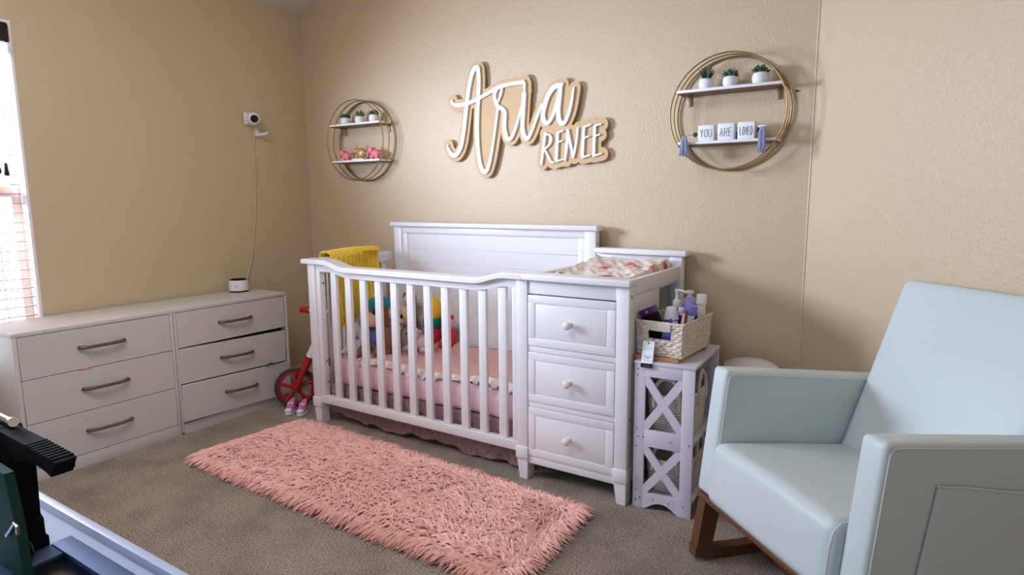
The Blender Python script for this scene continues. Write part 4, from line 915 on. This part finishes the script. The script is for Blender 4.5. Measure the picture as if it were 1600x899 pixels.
# side pocket on the near arm
pk = MB()
def pkf(u, v):
    B = .165-.02*(1-v)+u*(.40+.02*(1-v)); top = -.105-.012*math.sin(u*3.14)*1.0+.006*math.sin(u*6.28); N = -.40+(top+.40)*v
    e = min(1, min(u, 1-u)/.03, (1.0 if v > .03 else v/.03)); return T((CW+.001+(.006+.006*math.sin(u*3.14)*v)*e, B, N))
pk.grid(pkf, 40, 30)
def pkb(u, v): p = Vector(pkf(u, v)); return (CW+.0008, p.y, p.z)
k = len(pk.v); pk.grid(pkb, 40, 30)
for i in range(39): pk.f.append((29*40+i, 29*40+i+1, k+29*40+i+1, k+29*40+i))
po = pk.build('side_pocket', LEATH, ch, local=True)
hm = MB().tube([tuple(Vector(pkf(u/30, 1))+Vector((.0005, 0, 0))) for u in range(31)], .003, 6).build('pocket_hem', LEATH, po, local=True)
MB().tube([tuple(Vector(pkf(.004, v/12))) for v in range(13)], .0018, 6).build('pocket_seam', SEAM, po, local=True)
# seat: thick block with rounded front, slightly domed
def sw(q):
    L, B, N = q
    if N > -.3: N += .016*math.sin(math.pi*(L-AW)/(CW-2*AW))*max(0, 1-abs(B-.25)/.4)
    return (L, B, N)
se = cush(MB(), AW+.001, CW-AW-.006, -.022, .60, -.448, -.238, .036, 5, sw, 8).build('seat', LEATH, ch, local=True)
sm = MB()
for l_ in (CW-AW-.010,): piping(sm, [(l_, -.024, -.44), (l_, -.0262, -.30), (l_, -.020, -.262), (l_, .0, -.2415), (l_, .05, -.2385), (l_, .45, -.2385)], .0032)
sm.build('piping', LEATH, se, local=True)
# back: tall slab leaning backwards between the arms
def bw(q):
    L, B, N = q   # B: thickness 0..1 ; N: height 0..1
    h = N; zt_ = -.30+h*.653; y0 = .492+.159*((zt_+.23)/.583); th = .105-.05*max(0, h-.4)/.6
    return (L, y0+B*th-.012*math.sin(math.pi*max(0, min(1, (L-AW)/(CW-2*AW))))*(1-B)*math.sin(math.pi*h), zt_)
b = bmesh.new(); bmesh.ops.create_cube(b, size=1)
for v in b.verts: v.co = Vector(((AW+CW-AW)/2+v.co.x*(CW-2*AW-.002), .05+v.co.y*.1, .3265+v.co.z*.653))
bmesh.ops.bevel(b, geom=b.edges[:], offset=.026, segments=5, affect='EDGES', profile=.5)
bmesh.ops.subdivide_edges(b, edges=[e for e in b.edges if e.calc_length() > .1], cuts=9, use_grid_fill=True)
for v in b.verts: v.co = Vector(T(bw((v.co.x, v.co.y/.1, v.co.z/.653))))
bk = MB().bm(b).build('backrest', LEATH, ch, local=True)
cush(MB(), .03, CW-.03, .56, .695, -.44, -.16, .02, 3).build('rear_panel', LEATH, ch, local=True)
# walnut base (rockers stay level with the floor)
cush(MB(), .012, CW-.012, -.004, .66, -.4615, -.4435, .004, 2).build('base_frame', WALNUT, ch, local=True)
def rz(y): return (y-.13)**2/2.5
for L0 in (.012, CW-.012-.042):
    ys = [-.076+i*.80/24 for i in range(25)]
    rk = MB(); poly = [(y, rz(y)) for y in ys]+[(y, rz(y)+.038) for y in reversed(ys)]
    rk.prism(poly, 'x', L0, L0+.042).build('rocker', WALNUT, ch, local=True)
    tz = lambda y: .684-(y)*st_/ct*1.0-.465/ct+.003
    MB().prism([(-.076, rz(-.076)+.002), (-.020, rz(-.02)+.002), (.018, tz(.02)), (-.044, tz(-.044))], 'x', L0+.0005, L0+.0415).build('leg', WALNUT, ch, local=True)
    MB().prism([(.56, rz(.56)+.02), (.61, rz(.61)+.02), (.56, tz(.56)), (.50, tz(.50))], 'x', L0+.0005, L0+.0415).build('leg', WALNUT, ch, local=True)
for y in (.17, .45): MB().box(.054, CW-.054, y, y+.045, rz(y)+.006, rz(y)+.03, .002).build('stretcher', WALNUT, ch, local=True)
# lidded bin behind the chair
bn = thing('lidded_bin', 'round frosted white bin with a low domed lid in the corner behind the rocking chair', 'bin', (-.553, 2.79, 0))
MB().lathe([(.085, 0), (.088, .004), (.104, .50), (.106, .512), (0, .512)], (-.553, 2.79, 0), 40).build('body', PORT, bn)
MB().lathe([(.112, .505), (.115, .512), (.112, .523), (.085, .538), (.04, .547), (0, .549)], (-.553, 2.79, 0), 40).build('lid', PORT, bn)

# ================================================================ balance bike and shoes in the corner
bi = thing('balance_bike', 'red toddler balance bike with grey tyres parked between dresser and crib', 'balance bike', (-3.09, 2.40, 0))
def wheel(c, yaw, r):
    Mw = Matrix.Translation(c) @ Matrix.Rotation(yaw, 4, 'Z')   # wheel plane: local x/z, axle y
    rim = MB(); rim.tube([Mw @ Vector(((r-.024)*math.cos(a), 0, (r-.024)*math.sin(a))) for a in [2*math.pi*k/40 for k in range(40)]], .011, 8, closed=True)
    o = rim.build('wheel', RED, bi)
    MB().tube([Mw @ Vector(((r-.011)*math.cos(a), 0, (r-.011)*math.sin(a))) for a in [2*math.pi*k/48 for k in range(48)]], .0125, 10, closed=True).build('tyre', TYRE, o)
    for k in range(5):
        a = 2*math.pi*k/5+.3; d = Vector((math.cos(a), 0, math.sin(a)))
        MB().tube([Mw @ (d*.012), Mw @ (d*r*.45), Mw @ (d*(r-.024))], [.014, .011, .014], 8).build('spoke', RED, o)
    MB().lathe([(.018, -.016), (.018, .016)], n=16, M=Mw @ Matrix.Rotation(rad(90), 4, 'X')).build('hub', RED, o)
wc = Vector((-3.095, 2.385, .1225)); wheel(wc, rad(52), .1225); wheel(Vector((-2.92, 2.80, .1225)), rad(112), .1225)
sd = Vector((.616, .788, 0)); nd = Vector((.788, -.616, 0)); hd0 = wc+Vector((.075, .055, .19)); fk = MB()
for s_ in (-1, 1): fk.tube([wc+nd*.026*s_, wc+Vector((.03, .022, .08))+nd*.026*s_, wc+Vector((.062, .046, .155))+nd*.016*s_], [.016, .017, .018], 10)
fk.tube([wc+Vector((.05, .037, .125)), hd0], .024, 12)
fk.build('fork', RED, bi)
MB().tube([hd0, hd0+Vector((.035, .026, .088))], .023, 14).build('head_tube', POT, bi)
MB().tube([hd0+Vector((.035, .026, .088)), hd0+Vector((.042, .031, .106))], .025, 14).build('collar', RED, bi)
ht = hd0+Vector((.042, .031, .106))
hb = MB().tube([ht, ht+Vector((.012, .012, .13)), ht+Vector((.02, .018, .17))], .012, 10); hb.build('steering_stem', POT, bi)
top = ht+Vector((.02, .018, .172)); bd2 = Vector((.62, .10, 0)).normalized()
MB().tube([top-nd*.17*0-bd2*.10, top, top+bd2*.10], .010, 10).build('handlebar', POT, bi)
for s_ in (-1, 1): 
    MB().tube([top+bd2*.085*s_, top+bd2*.095*s_, top+bd2*.15*s_], [.016, .020, .018], 12).build('grip', RED, bi)
MB().tube([hd0+Vector((.0, .0, .03)), Vector((-2.97, 2.58, .24)), Vector((-2.935, 2.72, .2)), Vector((-2.92, 2.80, .135))], [.02, .022, .02, .016], 12).build('frame', RED, bi)
MB().box(-2.99, -2.90, 2.62, 2.78, .29, .325, .015, 3).build('saddle', BLACKM, bi)
MB().tube([(-2.945, 2.70, .30), (-2.945, 2.70, .2)], .012, 10).build('seat_post', POT, bi)
def shoe(x, y, yaw, label, up, s_=1):
    t = thing('toddler_shoe', label, 'shoe', (x, y, .004), (0, 0, yaw), 'toddler shoes beside the crib leg')
    def outline(k): return [(.026*s_*k*math.sin(a)*(1+.12*math.cos(a)), -.058*s_*k*math.cos(a)) for a in [2*math.pi*i/28 for i in range(28)]]
    MB().prism(outline(1.06), 'z', 0, .016).build('sole', POT, t, local=True)
    def uf(u, v):
        a = 2*math.pi*u; k = 1-.18*v-.15*v*v; x_ = .026*s_*k*math.sin(a)*(1+.12*math.cos(a)); y_ = -.058*s_*math.cos(a)*(1-.12*v)+.02*s_*v*v*(1 if math.cos(a) > 0 else 0)
        fr = (1+math.cos(a))/2; return (x_, y_, .016+v*(.055-.025*fr)*s_)
    m_ = MB().grid(uf, 28, 7, closed_u=True); n_ = len(m_.v); m_.f.append(tuple(range(n_-28, n_)))
    m_.build('upper', up, t, local=True)
    MB().sph((0, -.045*s_, .024), (.022*s_, .018*s_, .013*s_)).build('toe_cap', POT, t, local=True)
    MB().tube([(-.014*s_, -.012*s_, .052*s_), (0, -.016*s_, .062*s_), (.016*s_, -.012*s_, .052*s_)], .005, 8).build('strap', POT, t, local=True)
shoe(-3.04, 2.300, rad(32), 'pink and white patterned toddler shoe, nearer the red wheel', PINKP)
shoe(-2.965, 2.325, rad(30), 'pink and white patterned toddler shoe, nearer the white crib leg', PINKP)
shoe(-2.865, 2.41, rad(30), 'plain white toddler shoe half hidden behind the front left crib leg', POT, 1.15)

# ================================================================ pink shag rug
rg = thing('shag_rug', 'long fluffy salmon pink shag rug on the carpet in front of the crib', 'rug', (-1.93, 1.9, 0))
def rugp(u, v):
    # u along the length, v across: straight-sided with slightly wandering edges
    A = Vector((-2.83, 1.62)); B_ = Vector((-2.77, 2.18)); C_ = Vector((-1.06, 2.10)); D_ = Vector((-1.05, 1.58))
    return (A*(1-u)+D_*u)*(1-v)+(B_*(1-u)+C_*u)*v
MB().grid(lambda u, v: (*rugp(u, v), .010+.004*smoothnoise(u*12, v*6)), 60, 20).build('backing', RUGB, rg)
rp = MB(); rr_ = random.Random(11); NL = 24000
for k in range(NL):
    u, v = rr_.random(), rr_.random()
    if k % 7 == 0: u = rr_.choice((0, 1))*.985+rr_.random()*.015
    elif k % 5 == 0: v = rr_.choice((0, 1))*.96+rr_.random()*.04
    p = rugp(u, v)
    ang = 3.9+1.9*smoothnoise(p.x*2.6, p.y*2.6, 3)+1.1*smoothnoise(p.x*9, p.y*9, 6)+rr_.gauss(0, .55)
    d = Vector((math.cos(ang), math.sin(ang)))
    eu, ev = u-.5, v-.5
    ed = Vector((0, 0)); w_ = 0
    for (t_, n_) in ((u, Vector((-1, 0))), (1-u, Vector((1, 0))), (v*.35, Vector((0, -1))), ((1-v)*.35, Vector((0, 1)))):
        q = max(0, 1-t_/.03); ed += n_*q; w_ = max(w_, q)
    d = (d*(1-.6*w_)+ed*.8).normalized() if w_ else d
    L = .05+.045*rr_.random(); hgt = .022+.034*rr_.random(); hgt *= (1-.35*w_)
    wd = .0034+.0026*rr_.random(); sd_ = Vector((-d.y, d.x)); curl = rr_.gauss(0, .018)
    pts_ = []
    for i, t_ in enumerate((0, .33, .68, 1)):
        z = .008+hgt*(1-(1-t_)**2)-.018*t_**3+(0 if t_ < 1 else -.004)
        q = p+d*L*t_*(.45+.55*t_)+sd_*curl*t_*t_; pts_.append((q.x, q.y, max(.004, z)))
    ws = (wd, wd*1.15, wd*.9, wd*.15); vs = []
    for q, w2 in zip(pts_, ws):
        vs += [(q[0]+sd_.x*w2, q[1]+sd_.y*w2, q[2]), (q[0]-sd_.x*w2, q[1]-sd_.y*w2, q[2]), (q[0], q[1], q[2]+w2*1.1)]
    fs = []
    for i in range(3):
        a = i*3
        for (m1, m2) in ((0, 2), (2, 1), (1, 0)): fs.append((a+m1, a+m2, a+3+m2, a+3+m1))
    rp.add(vs, fs)
po = rp.build('pile', RUGM, rg, fixn=False, angle=80); po['kind'] = 'stuff'

# ================================================================ foreground desk with tray rim
dk = thing('desk', 'pale desk with a raised rim in the near left foreground', 'desk', (-1.0, .1, 0))
DX0, DX1, DY0, DY1, DZ = -1.45, -.52, -.25, .470, .676
MB().box(DX0+.001, DX1-.002, DY0, DY1-.002, DZ-.022, DZ, .002).build('desk_top', DESK, dk)
rmz = .692; rmm = MB()
rmm.box(DX0-.004, DX1, DY1-.014, DY1+.001, DZ-.024, rmz, .0025).box(DX0-.004, DX0+.014, DY0, DY1-.014, DZ-.024, rmz, .0025).box(DX1-.014, DX1, DY0, DY1-.014, DZ-.024, rmz, .0025)
rmm.build('raised_rim', DESK, dk)
for x in (DX0+.02, DX1-.065):
    for y in (DY0+.02, DY1-.07): MB().box(x, x+.045, y, y+.045, 0, DZ-.022, .003).build('leg', DESK, dk)
# framed black panel lying in the tray
fp = thing('framed_panel', 'flat black glass panel in a blue grey metal frame lying on the desk', 'panel', (-.98, .2, DZ))
PX0, PX1, PY1, PY0 = -1.155, -.66, .425, .0
MB().box(PX0+.02, PX1-.02, PY0+.02, PY1-.02, DZ+.001, DZ+.012, .001).build('glass', SCREEN, fp)
fm = MB().box(PX0, PX1, PY1-.030, PY1, DZ+.0005, DZ+.020, .002).box(PX0, PX1, PY0, PY0+.03, DZ+.0005, DZ+.020, .002).box(PX0, PX0+.046, PY0+.03, PY1-.030, DZ+.0005, DZ+.018, .002).box(PX1-.03, PX1, PY0+.03, PY1-.030, DZ+.0005, DZ+.018, .002)
fm.build('frame', ALU, fp)
# dark clamp stand with ribbed handle
sx, sy = -1.235, .372
cl = thing('clamp_stand', 'black stand with a ribbed handle and chrome rod at the left edge of the desk', 'stand', (sx, sy, DZ+.0005))
MB().prism([(-1.30, .885), (-1.205, .893), (-1.165, .845), (-1.172, .745), (-1.162, .74), (-1.160, DZ+.001), (-1.30, DZ+.001)], 'y', sy-.022, sy+.02).build('post', BLACKM, cl)
am = MB()
am.prism([(-1.24, .893), (-1.17, .891), (-1.095, .889), (-1.03, .886), (-1.000, .883), (-1.008, .872), (-1.018, .858), (-1.035, .862), (-1.085, .868), (-1.15, .852), (-1.24, .845)], 'y', sy-.014, sy+.014)
for k in range(9): x = -1.10+k*.0105; am.box(x, x+.006, sy-.0148, sy+.0148, .8650, .8905-.0005*k, .001, 1)
am.build('handle', BLACKM, cl)
MB().tube([(-1.30, sy+.005, .902), (-1.20, sy+.005, .900)], .006, 12).build('rod', CHROME, cl)
MB().tube([(-1.20, sy+.005, .900), (-1.190, sy+.005, .902)], .008, 12).build('knob', CHROME, cl)
MB().box(-1.20, -1.158, sy-.03, sy+.024, DZ+.0, DZ+.034, .003).build('foot', BLACKM, cl)
MB().tube([tuple(p) for p in catmull([(-1.165, sy-.012, DZ+.044), (-1.135, sy-.012, DZ+.042), (-1.127, sy-.012, DZ+.030), (-1.135, sy-.012, DZ+.025), (-1.165, sy-.012, DZ+.024)], 5)], .0035, 8).build('wire_loop', BLACKP, cl)
gp_ = thing('green_panel', 'dark green upright panel with a silver latch at the lower left corner of the desk', 'panel', (-1.20, .34, DZ+.0005))
MB().prism([(-1.30, DZ+.001), (-1.070, DZ+.001), (-1.078, .78), (-1.098, .855), (-1.30, .862)], 'y', .328, .341).build('panel', GREEN, gp_)
MB().tube([(-1.105, .325, .758), (-1.072, .326, .787), (-1.064, .326, .784), (-1.064, .326, .772)], .0028, 8).build('latch', CHROME, gp_)
